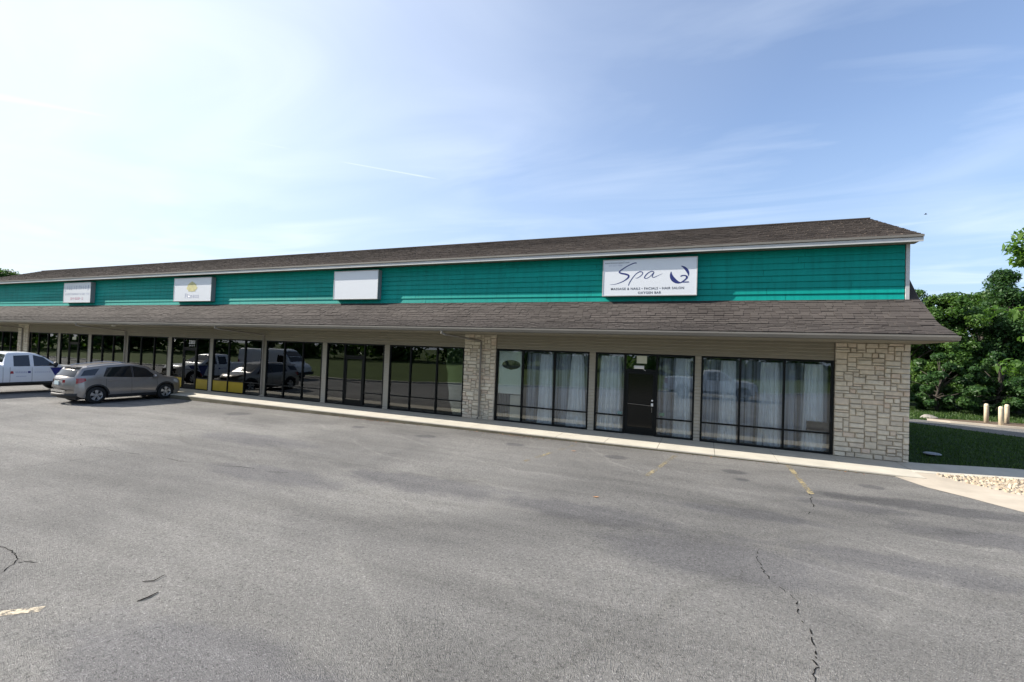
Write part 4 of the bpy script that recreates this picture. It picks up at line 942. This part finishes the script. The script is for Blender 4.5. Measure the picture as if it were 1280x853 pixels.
def warp_ends(root, hw, y_r, a_r, y_f, a_f):
    """round the nose and tail of a car in plan: corners sit further in than the centre line"""
    for ch in root.children:
        if ch.type != 'MESH' or ch.name.startswith('wheel'): continue
        for v in ch.data.vertices:
            x, y = v.co.x+ch.location.x, v.co.y+ch.location.y; k = min(abs(x)/hw, 1.05)**2.6
            if y < y_r: v.co.y += a_r*k*min((y_r-y)/.7, 1)
            elif y > y_f: v.co.y -= a_f*k*min((y-y_f)/.7, 1)
def make_suv(loc, label):
    root = empty('parked_car', loc, label, 'car', 'vehicles parked at the lot')
    c = Car(top=[(-2.325, .66), (-2.30, .80), (-2.27, 1.0), (-2.22, 1.09), (-1.90, 1.43), (-1.83, 1.49), (-1.5, 1.55), (-.9, 1.625), (-.3, 1.66), (.2, 1.635), (.6, 1.53), (.95, 1.33), (1.32, 1.085), (1.4, 1.065), (1.9, 1.0), (2.15, .93), (2.28, .80), (2.325, .62)],
            belt=[(-2.33, 1.04), (-1.5, 1.08), (-.5, 1.04), (1.3, 1.0), (2.33, .8)],
            plan=[(-2.33, .86), (-2.2, .93), (-1.9, .985), (-1.4, 1.0), (1.4, 1.0), (1.8, .97), (2.1, .89), (2.25, .79), (2.33, .66)],
            hw=.925, sill=[(-2.33, .40), (-2.1, .30), (-1.7, .24), (1.7, .22), (2.1, .25), (2.33, .34)], arches=[(1.375, .355), (-1.35, .355)], Ra=.405, tumble=.40)
    put('body', c.body(champ), root)
    MB().box(-.72, .72, -2.1, 2.1, .20, .62).build('underbody', clad, root)
    for sd in (-1, 1):
        # black cladding: sill and arch lips
        c.patch([(-.93, .225), (.96, .225)], [(-.93, .36), (.96, .36)], sd, .012, 8, 2).build('side_cladding', clad, root)
        for (ya, za) in c.arches:
            lo = [(ya+.40*math.cos(R(a)), za+.40*math.sin(R(a))) for a in range(172, 3, -12)]; up = [(ya+.465*math.cos(R(a)), za+.465*math.sin(R(a))) for a in range(172, 3, -12)]
            lo = [(y, max(z, .26)) for y, z in lo]
            c.patch(lo, up, sd, .014, 14, 1).build('arch_cladding', clad, root)
        c.patch([(.98, 1.04), (.03, 1.06)], [(.60, 1.41), (.50, 1.46), (.03, 1.55)], sd, .006).build('front_side_window', carglass, root)
        c.patch([(-.03, 1.065), (-1.12, 1.12)], [(-.03, 1.555), (-.95, 1.50)], sd, .006).build('rear_side_window', carglass, root)
        c.patch([(-1.42, 1.19), (-1.75, 1.18), (-2.02, 1.17)], [(-1.22, 1.46), (-1.50, 1.43), (-1.78, 1.38)], sd, .006).build('quarter_window', carglass, root)
        c.patch([(-.02, 1.06), (.02, 1.06)], [(-.02, 1.56), (.02, 1.56)], sd, .004, 1, 4).build('pillar', clad, root)
        for yy in (.98, -.06, -1.02):
            c.patch([(yy-.004, .38), (yy+.004, .38)], [(yy-.004, 1.03), (yy+.004, 1.03)], sd, .0015, 1, 5).build('door_seam', clad, root)
        for yy in (.02, -.95):
            MB().box(sd*c.side(yy, .93)-.02, sd*c.side(yy, .93)+.02, yy, yy+.2, .915, .945).build('door_handle', champ, root)
        m_ = MB(); m_.lathe([(.001, -.10), (.075, -.09), (.095, 0), (.075, .09), (.001, .10)], 'X', 10); mr = m_.build('mirror', champ, root, (sd*1.0, .84, 1.09), smooth=True); mr.scale = (1, .7, .9)
        MB().box(-.07, .07, -.02, .02, -.02, .02).build('mirror_arm', clad, mr, (-sd*.09, 0, -.06))
        c.patch([(-2.27, .86), (-2.05, .89), (-1.76, .98)], [(-2.23, 1.07), (-2.05, 1.08), (-1.80, 1.07)], sd, .014, 8, 3).build('tail_light', tail_m, root)
        MB().add([(sd*.86, -2.275, .87), (sd*.36, -2.318, .89), (sd*.36, -2.30, 1.0), (sd*.86, -2.238, 1.06)], [(0, 1, 2, 3)]).build('rear_reflector', tail_m, root)
        c.patch([(2.2, .72), (1.98, .76), (1.75, .82)], [(2.18, .84), (1.98, .90), (1.80, .93)], sd, .01, 6, 2).build('headlight', head_m, root)
        MB().tube([(sd*.60, -1.62, 1.545), (sd*.64, -1.45, 1.59), (sd*.66, -.4, 1.69), (sd*.64, .15, 1.665), (sd*.62, .25, 1.645)], .016, 6).build('roof_rail', chrome, root)
        for yy in (1.375, -1.35): wheel(root, sd*.80, yy, .355, .24, sd, rim_m)
    c.top_patch([-2.19, -2.12, -2.03, -1.95], lambda y: .70-(y+2.19)*.35, .008).build('rear_window', carglass, root)
    c.top_patch([.52, .65, .8, .95, 1.1, 1.27], lambda y: .62+(y-.5)*.13, .008).build('windscreen', carglass, root)
    MB().box(-.58, .58, -2.02, -1.76, 1.492, 1.525).build('spoiler', champ, root)
    bb = MB(); nb_ = 14
    for i_ in range(nb_):
        xa, xb = -.875+1.75*i_/nb_, -.875+1.75*(i_+1)/nb_
        bb.add([(xa, -2.16, .28), (xb, -2.16, .28), (xb, -2.33, .33), (xa, -2.33, .33), (xa, -2.345, .43), (xb, -2.345, .43), (xb, -2.31, .46), (xa, -2.31, .46)], [(0, 1, 2, 3), (3, 2, 5, 4), (4, 5, 6, 7)])
    bb.build('lower_bumper', clad, root, smooth=True)
    MB().box(-.50, .50, -2.35, -2.30, .50, .60).build('bumper_trim', chrome, root)
    MB().box(-.155, .155, -2.318, -2.295, .80, .95).build('licence_plate', plate_m, root)
    MB().box(-.30, .30, -2.31, -2.26, 1.01, 1.035).build('trim_bar', chrome, root)
    MB().box(-.28, .28, 2.27, 2.335, .62, .80).build('grille', clad, root)
    warp_ends(root, .925, -1.7, .42, 1.7, .42); root.scale = (1, .975, 1)
    return root
def make_pickup(loc, label, wrap):
    root = empty('pickup_truck', loc, label, 'pickup truck', 'vehicles parked at the lot')
    c = Car(top=[(-2.95, .78), (-2.93, 1.30), (-2.85, 1.34), (-.56, 1.36), (-.54, 1.40), (-.50, 1.62), (-.44, 1.86), (-.36, 1.905), (-.1, 1.925), (.35, 1.92), (.62, 1.87), (.9, 1.72), (1.2, 1.50), (1.45, 1.33), (1.6, 1.29), (2.2, 1.25), (2.65, 1.17), (2.82, 1.02), (2.9, .75)],
            belt=[(-2.95, 1.26), (2.0, 1.22), (2.9, 1.05)],
            plan=[(-2.95, .965), (-2.8, .985), (2.2, .985), (2.5, .96), (2.75, .89), (2.9, .78)],
            hw=1.015, sill=[(-2.95, .58), (-2.7, .52), (-2.2, .48), (2.3, .46), (2.6, .44), (2.9, .48)], arches=[(1.95, .41), (-1.73, .41)], Ra=.49, tumble=.36, bed=(-2.9, -.57), corner=.07)
    put('body', c.body(whitep), root)
    MB().box(-.80, .80, -2.7, 2.6, .36, .74).build('underbody', clad, root)
    for sd in (-1, 1):
        c.patch([(1.26, 1.29), (.48, 1.28)], [(.84, 1.70), (.48, 1.80)], sd, .006).build('front_side_window', carglass, root)
        c.patch([(.34, 1.28), (-.22, 1.28)], [(.34, 1.80), (-.20, 1.77)], sd, .006).build('rear_side_window', carglass, root)
        for yy in (1.32, .41, -.34, -.57):
            c.patch([(yy-.005, .54), (yy+.005, .54)], [(yy-.005, 1.24), (yy+.005, 1.24)], sd, .0015, 1, 5).build('door_seam', clad, root)
        for yy in (.50, -.24): MB().box(sd*c.side(yy, 1.12)-.022, sd*c.side(yy, 1.12)+.022, yy, yy+.2, 1.10, 1.135).build('door_handle', whitep, root)
        c.patch([(-1.15, .47), (1.4, .47)], [(-1.15, .55), (1.4, .55)], sd, .01, 6, 1).build('side_step', clad, root)
        for (ya, za) in c.arches:
            lo = [(ya+.485*math.cos(R(a)), za+.485*math.sin(R(a))) for a in range(172, 3, -12)]; up = [(ya+.52*math.cos(R(a)), za+.52*math.sin(R(a))) for a in range(172, 3, -12)]
            c.patch(lo, up, sd, .006, 14, 1).build('arch_lip', clad, root)
        mr = MB().lathe([(.001, -.12), (.09, -.10), (.12, 0), (.09, .10), (.001, .12)], 'X', 10).build('mirror', clad, root, (sd*1.14, 1.18, 1.36), smooth=True); mr.scale = (.9, .7, 1.2)
        MB().box(-.09, .09, -.03, .03, -.03, .03).build('mirror_arm', clad, mr, (-sd*.12, 0, -.04))
        c.patch([(-2.93, .90), (-2.78, .90)], [(-2.92, 1.24), (-2.78, 1.24)], sd, .01, 3, 3).build('tail_light', tail_m, root)
        c.patch([(2.80, .88), (2.55, .92)], [(2.75, 1.06), (2.56, 1.10)], sd, .01, 4, 2).build('headlight', head_m, root)
        for yy in (1.95, -1.73): wheel(root, sd*.86, yy, .41, .28, sd, rim_m, 6)
        if wrap:
            c.patch([(1.36, .56), (1.46, .56), (1.54, .70)], [(1.06, 1.205), (1.40, 1.205), (1.70, 1.20)], sd, .007, 6, 5).build('blue_wrap_panel', bluew, root)
            c.patch([(1.62, .92), (1.80, .98), (2.1, 1.0)], [(1.86, 1.205), (2.0, 1.205), (2.30, 1.20)], sd, .007, 6, 4).build('blue_wrap_panel', bluew, root)
            c.patch([(1.46, .53), (1.54, .53)], [(1.53, .70), (1.58, .72)], sd, .009, 2, 2).build('red_wrap_panel', redw, root)
            xx = sd*(c.side(.2, 1.0)+.006)
            def mark(name, y0, y1, z0, z1, m_): MB().box(min(xx-.002, xx+.002), max(xx-.002, xx+.002), y0, y1, z0, z1).build(name, m_, root)
            c.patch([(-.34, .94), (-.22, .94)], [(-.32, 1.06), (-.24, 1.06)], sd, .006, 1, 1).build('red_emblem', redw, root)
            c.patch([(.26, .96), (.36, .96)], [(.26, 1.05), (.36, 1.05)], sd, .006, 1, 1).build('blue_emblem', bluew, root)
            rg = random.Random(5)
            for i_ in range(7):
                y = -.16+i_*.058; c.patch([(y, .96), (y+.045, .96)], [(y, 1.05), (y+.02, 1.05)], sd, .006, 1, 1).build('lettering', palegrey, root)
            for i_ in range(8):
                y = .50+i_*.075; c.patch([(y, .97), (y+.035, .97)], [(y, 1.02), (y+.03, 1.02)], sd, .006, 1, 1).build('lettering', palegrey, root)
            for i_ in range(6):
                y = -.14+i_*.06; c.patch([(y, .80), (y+.05, .80)], [(y, .83), (y+.05, .83)], sd, .006, 1, 1).build('lettering', palegrey, root)
    c.top_patch([.70, .9, 1.05, 1.2, 1.40], lambda y: .70+(y-.7)*.12, .008).build('windscreen', carglass, root)
    c.top_patch([-.53, -.51, -.48, -.45], lambda y: .72, .008).build('rear_window', carglass, root)
    MB().box(-.98, .98, -3.08, -2.94, .52, .72).build('rear_bumper', chrome, root)
    MB().box(-.90, .90, 2.78, 2.97, .46, .68).build('front_bumper', chrome, root)
    MB().box(-.62, .62, 2.80, 2.91, .72, 1.0).build('grille', clad, root)
    warp_ends(root, 1.015, -9, 0, 2.35, .22)
    return root
def make_van(loc, rz, label):
    root = empty('delivery_van', loc, label, 'van', 'vehicles parked at the lot'); root.rotation_euler = (0, 0, rz)
    c = Car(top=[(-2.85, .7), (-2.83, 2.2), (-2.7, 2.32), (1.0, 2.34), (1.3, 2.25), (1.75, 1.75), (2.05, 1.30), (2.5, 1.12), (2.7, .95), (2.75, .6)], belt=[(-2.85, 1.25), (2.0, 1.2), (2.75, .95)], plan=[(-2.85, .97), (2.0, 1.0), (2.5, .92), (2.75, .78)],
            hw=1.0, sill=[(-2.85, .4), (2.75, .32)], arches=[(1.75, .36), (-1.7, .36)], Ra=.43, tumble=.12)
    put('body', c.body(whitep), root); MB().box(-.78, .78, -2.6, 2.4, .28, .66).build('underbody', clad, root)
    for sd in (-1, 1):
        c.patch([(1.75, 1.30), (.85, 1.28)], [(1.35, 1.85), (.85, 1.88)], sd, .006).build('front_side_window', carglass, root)
        c.patch([(2.62, .74), (2.3, .80)], [(2.55, .95), (2.32, 1.0)], sd, .01, 4, 2).build('headlight', head_m, root)
        c.patch([(-2.80, .9), (-2.68, .9)], [(-2.80, 1.4), (-2.68, 1.4)], sd, .01, 2, 2).build('tail_light', tail_m, root)
        for yy in (1.75, -1.7): wheel(root, sd*.84, yy, .36, .24, sd, rim_m, 6)
    c.top_patch([1.38, 1.5, 1.65, 1.8, 2.0], lambda y: .78, .008).build('windscreen', carglass, root)
    MB().box(-.95, .95, 2.62, 2.80, .35, .58).build('front_bumper', clad, root)
    return root
make_suv((-30.02, -3.50, zg(-30)), 'champagne grey hatchback SUV parked nose to the walkway with red tail lights')
make_pickup((-36.22, -4.90, zg(-36)), 'white crew cab pickup with blue wrap on its front fender beside the grey car', True)
t2 = make_pickup((-5.4, -18.6, zg(-5)), 'plain white pickup seen reflected in the window beside the corner pier', False); t2.rotation_euler = (0, 0, -math.pi/2)
make_van((-38.0, -11.2, zg(-31)), R(-100), 'white van parked at the far lot edge seen only in shop glass')

# ------------------------------------------------------------------ bollards, lawn details
bo = empty('bollard', (6.42, 12.75, .13), 'tallest looking tan bollard standing alone left of a close pair', 'bollard', 'tan bollards on the mulch bed')
MB().lathe([(.001, 0), (.085, 0), (.085, .80), (.08, .85), (.06, .88), (.03, .892), (.001, .895)], n=20).build('post', bollard_m, bo, smooth=True)
MB().lathe([(.087, .74), (.089, .75), (.089, .77), (.087, .78)], n=20).build('band', stripe_w, bo)
for p, lab in (((6.25, 11.22, .13), 'tan bollard nearest the driveway in front of the close pair'), ((7.30, 13.1, .13), 'tan bollard half behind the nearer one')):
    c_ = copy_tree(bo); c_.location = p; c_['label'] = lab
tag(centre(MB().lathe([(.001, .03), (.17, .03), (.20, .015), (.21, .0)], n=20, c=(.38, 1.45, zl(.38)+.03)).build('utility_cover', cover_m)), 'round pale grey utility cover set in the shaded lawn', 'cover')
bb = MB(); rg = random.Random(2)
bb.lathe([(.001, .26), (.35, .23), (.6, .12), (.66, -.03)], n=11, c=(4.45, 13.1, .10)); bb.v = [(4.45+(x-4.45)*.55, 13.1+(y-13.1)*.4, .1+(z-.1)*.7+rg.uniform(-.03, .03)) for (x, y, z) in bb.v]
tag(centre(bb.build('rock', rock_m)), 'low pale flat rock lying in the sunlit grass strip', 'rock')
tag(centre(MB().tube([(-11.53, -12.59, zg(-11.5)+.008), (-11.44, -12.53, zg(-11.5)+.009), (-11.47, -12.40, zg(-11.5)+.012)], [.004, .005, .003], 6).build('twig', twig_m)), 'thin bent dark twig on the asphalt, the farther of two', 'twig', 'twigs on the asphalt')
tag(centre(MB().tube([(-11.14, -12.85, zg(-11.5)+.010), (-11.125, -12.76, zg(-11.5)+.012), (-11.145, -12.65, zg(-11.5)+.010)], [.005, .007, .004], 6).build('twig', twig_m)), 'thicker straight dark twig on the asphalt, the nearer of two', 'twig', 'twigs on the asphalt')
def dry_leaf(x, y, s_, lab):
    z = zg(x)+.012; bb = MB().add([(x-s_, y, z), (x, y-s_*.5, z+.004), (x+s_, y, z+.012), (x, y+s_*.5, z), (x, y, z-.006)], [(0, 1, 4), (1, 2, 4), (2, 3, 4), (3, 0, 4)])
    tag(centre(bb.build('dry_leaf', leaf_dry)), lab, 'leaf', 'dry leaves on the asphalt')
dry_leaf(-7.66, -7.1, .07, 'orange dry leaf out on the open asphalt'); dry_leaf(-9.12, -3.3, .08, 'brown dry leaf near the kerb below the spa windows')

bb = MB(); rg = random.Random(12)
for _ in range(420):
    x = rg.choice((rg.gauss(-17, 1.2), rg.gauss(-11.4, .8), rg.uniform(-27, -1.5))); y = -1.97-abs(rg.gauss(0, .12)); s_ = rg.uniform(.012, .035); a = rg.uniform(0, 6.28); z = zg(x)+.006; ca, sa = math.cos(a)*s_, math.sin(a)*s_
    bb.add([(x-ca, y-sa, z), (x+sa*.5, y-ca*.5, z+s_*.4), (x+ca, y+sa, z+.003), (x-sa*.5, y+ca*.5, z)], [(0, 1, 2), (0, 2, 3)], rg.random()+.001)
stuff(bb.build('leaf_litter', mat('litter_leaf', (.2, .1, .05), .9, tint=[(.16, .085, .04), (.30, .15, .08), (.10, .07, .04), (.24, .17, .08)])))
# ------------------------------------------------------------------ trees
def leaf_cloud(centres, n_, size, rng, flat=.35, droop=0.0):
    """many small folded leaves round the given clump centres (x, y, z, r)"""
    C = np.array(centres); w = C[:, 3]**2; idx = rng.choice(len(C), n_, p=w/w.sum())
    d = rng.normal(size=(n_, 3)); d /= np.linalg.norm(d, axis=1)[:, None]; rad = rng.random(n_)**.45
    P = C[idx, :3]+d*(C[idx, 3]*rad)[:, None]*np.array([1, 1, .72])
    nrm = d*.6+rng.normal(size=(n_, 3))*.55+np.array([0, 0, .55]); nrm /= np.linalg.norm(nrm, axis=1)[:, None]
    a = np.cross(nrm, rng.normal(size=(n_, 3))); a /= np.linalg.norm(a, axis=1)[:, None]; b_ = np.cross(nrm, a)
    s_ = size*rng.uniform(.55, 1.35, n_); L, Wd = a*s_[:, None], b_*(s_*.52)[:, None]; dr = np.zeros((n_, 3)); dr[:, 2] = -s_*droop
    V = np.stack([P-L*.5, P+Wd*.5-nrm*(s_*.08)[:, None], P+L*.5+dr, P-Wd*.5-nrm*(s_*.08)[:, None]], 1).reshape(-1, 3)
    clump = rng.random(len(C))[idx]; tint = np.clip(.55*clump+.45*rng.random(n_), .01, .99)
    return V, tint
def cloud_mesh(name, V, tint, m):
    n_ = len(tint); me = bpy.data.meshes.new(name); me.vertices.add(n_*4); me.vertices.foreach_set('co', V.astype('f').ravel())
    me.loops.add(n_*4); me.loops.foreach_set('vertex_index', np.arange(n_*4, dtype='i')); me.polygons.add(n_); me.polygons.foreach_set('loop_start', np.arange(0, n_*4, 4, dtype='i')); me.polygons.foreach_set('loop_total', np.full(n_, 4, 'i'))
    at = me.attributes.new('tint', 'FLOAT', 'FACE'); at.data.foreach_set('value', tint.astype('f')); me.materials.append(m); me.update(calc_edges=True); me.validate(); return me
def tree_parts(h, cw, base_frac, n_clump, n_leaf, size, m, seed, conical=False):
    rng = np.random.default_rng(seed); rg = random.Random(seed); cs = []; tb = MB()
    top = Vector((rg.uniform(-.3, .3), rg.uniform(-.3, .3), h*.82))
    trunk = [Vector((0, 0, -.1)), Vector((rg.uniform(-.1, .1), rg.uniform(-.1, .1), h*.25)), Vector((rg.uniform(-.2, .2), rg.uniform(-.2, .2), h*.55)), top]
    tb.tube(trunk, [h*.028, h*.021, h*.013, h*.004], 9)
    for i in range(n_clump):
        f = rg.random(); z = h*(base_frac+(1-base_frac)*f); env = math.sin(math.pi*min(.12+f*.86, 1))**.6 if not conical else (1.02-f)**.8
        rr = cw*env*math.sqrt(rg.random())*.95; a = rg.uniform(0, 6.283); r_ = h*rg.uniform(.06, .12)*(1.1-.35*f)
        c_ = Vector((rr*math.cos(a), rr*math.sin(a), min(z, h-r_*.6))); cs.append((*c_, r_))
        if i % 2 == 0:
            t = min(max(z/h*.62, .2), .8); k = min(int(t*3/.82), 2); p0 = trunk[1].lerp(trunk[3], max(t-.25, 0)/.75)
            mid = p0.lerp(c_, .5)+Vector((0, 0, rg.uniform(-.1, .3))); tb.tube([p0, mid, c_], [h*.009, h*.006, h*.002], 5)
    V, t = leaf_cloud(cs, n_leaf, size, rng)
    return tb.mesh('trunk', bark, True), cloud_mesh('crown', V, t, m)
def plant(name, parts, x, y, z, s_, rz, label, cat, group, sz=1.0):
    o = empty(name, (x, y, z), label, cat, group); o.scale = (s_, s_, s_*sz); o.rotation_euler = (0, 0, rz)
    if parts[0]: put('trunk', parts[0], o)
    put('crown', parts[1], o); return o
TA = tree_parts(8.0, 2.7, .10, 80, 30000, .20, leaf_mid, 21)
TB = tree_parts(9.5, 2.6, .12, 85, 30000, .19, leaf_dark, 22, True)
TC = tree_parts(8.6, 3.0, .10, 80, 30000, .20, leaf_mid, 23)
TG = 'trees behind the driveway'
plant('broadleaf_tree', TA, 8.1, 21.5, .1, .90, .4, 'rounded mid green tree just past the canopy corner', 'tree', TG)
plant('broadleaf_tree', TC, 6.3, 22.0, .1, .88, 1.9, 'lower tree whose top barely clears the canopy end', 'tree', TG)
plant('pointed_tree', TB, 11.3, 22.3, .1, .93, .9, 'tallest dark tree with spiky stepped outline against the sky', 'tree', TG)
plant('broadleaf_tree', TA, 13.9, 23.0, .1, 1.02, 3.3, 'broad tree behind the bollards at the edge of view', 'tree', TG)
plant('broadleaf_tree', TC, 17.2, 22.0, .1, 1.15, 5.1, 'large tree beyond the bollards on the far right', 'tree', TG)
plant('broadleaf_tree', TC, 8.3, 28.0, .1, .95, 4.1, 'tree standing in the second row behind the rounded one', 'tree', TG)
plant('broadleaf_tree', TA, 13.5, 30.0, .1, 1.05, 2.1, 'tree in the second row behind the spiky one', 'tree', TG)
plant('broadleaf_tree', TA, 1.5, 27.0, .1, .80, 2.7, 'tree mostly hidden behind the building end', 'tree', TG)
BU = tree_parts(3.2, 2.0, .03, 46, 13000, .17, leaf_dark, 31)
for i_, (x, y, s_) in enumerate(((3.6, 18.6, .95), (6.6, 18.2, 1.05), (9.3, 18.4, 1.1), (12.2, 18.3, 1.15), (15.4, 18.0, 1.2), (18.8, 18.6, 1.2))):
    plant('shrub', BU, x, y, .08, s_, i_*1.3, ('dark shrub at the foot of the trees right behind the stone corner', 'dark shrub under the rounded tree', 'dark shrub under the spiky tree directly behind the bollards', 'dark shrub right of the bollards', 'dark shrub at the far right of the tree line', 'dark shrub out beyond the tree line end')[i_], 'shrub', 'dark shrubs under the trees')
# nearer tree with large pale leaves whose branches reach in from the right
rng_ = np.random.default_rng(77); tb = MB(); cs = []
tr_ = [Vector((0, 0, -.1)), Vector((.1, 0, 1.8)), Vector((0, .1, 3.8)), Vector((.1, 0, 6.2))]; tb.tube(tr_, [.16, .13, .09, .03], 10)
rg = random.Random(77)
for i in range(44):
    a = rg.uniform(0, 6.283); z = rg.uniform(1.6, 6.9); rr = rg.uniform(.5, 2.5)*(1-.35*abs(z-4)/3.2); c_ = Vector((rr*math.cos(a), rr*math.sin(a), z)); cs.append((*c_, rg.uniform(.25, .5)))
    p0 = tr_[1].lerp(tr_[3], min(max((z-2.2)/5, 0), .9)); tb.tube([p0, p0.lerp(c_, .55)+Vector((0, 0, .25)), c_], [.022, .012, .004], 5)
V, t = leaf_cloud(cs, 4200, .215, rng_, droop=.35)
NT = (tb.mesh('trunk', bark, True), cloud_mesh('crown', V, t, leaf_lite))
plant('young_tree', NT, 8.95, 11.6, .12, 1.2, .5, 'young tree with big pale leaves reaching in from the right edge', 'tree', None, 1.06)
# tree behind the far left end
plant('broadleaf_tree', TA, -113.5, 21.0, -2.6, 1.95, .8, 'lone tree top showing behind the far left roof end', 'tree', None)
# wood across the field behind the camera (seen in the shop glass)
rng_ = np.random.default_rng(5); cs = []
WOOD = [(110, -62), (20, -60), (-60, -58), (-105, -46), (-128, -20), (-126, 8)]
for i in range(560):
    f = rng_.random()*(len(WOOD)-1); k = int(f); f -= k
    x = WOOD[k][0]+(WOOD[k+1][0]-WOOD[k][0])*f+rng_.uniform(-5, 5); y = WOOD[k][1]+(WOOD[k+1][1]-WOOD[k][1])*f+rng_.uniform(-6, 4); hgt = rng_.uniform(9, 16)
    for k in range(3): cs.append((x+rng_.normal()*1.5, y+rng_.normal()*1.5, rng_.uniform(.3, hgt), rng_.uniform(1.5, 2.8)))
V, t = leaf_cloud(cs, 56000, 1.15, rng_)
stuff(put('far_wood', cloud_mesh('far_wood', V, t, leaf_mid)))
# wire
tag(centre(MB().tube([(12.4+i*1.2, 30.2+.35*i*.9, 7.2-.03*math.sin(i/12*3.14)*6+.05*i) for i in range(13)], .018, 5).build('overhead_wire', wire_m)), 'thin dark wire strung across the tree crowns', 'wire')
# bird
bd = empty('bird', (24.74, 72.44, 25.99), 'tiny dark bird flying in the clear sky above the trees', 'bird')
MB().lathe([(.001, -.22), (.05, -.12), (.07, 0), (.05, .12), (.02, .2), (.001, .24)], 'X', 8).build('body', wire_m, bd, smooth=True)
for sd in (-1, 1): MB().add([(-.06, 0, .02), (.08, 0, .02), (.03, sd*.22, .12), (-.08, sd*.42, .06), (-.1, sd*.2, .1)], [(0, 1, 2), (0, 2, 4), (4, 2, 3)]).build('wing', wire_m, bd)
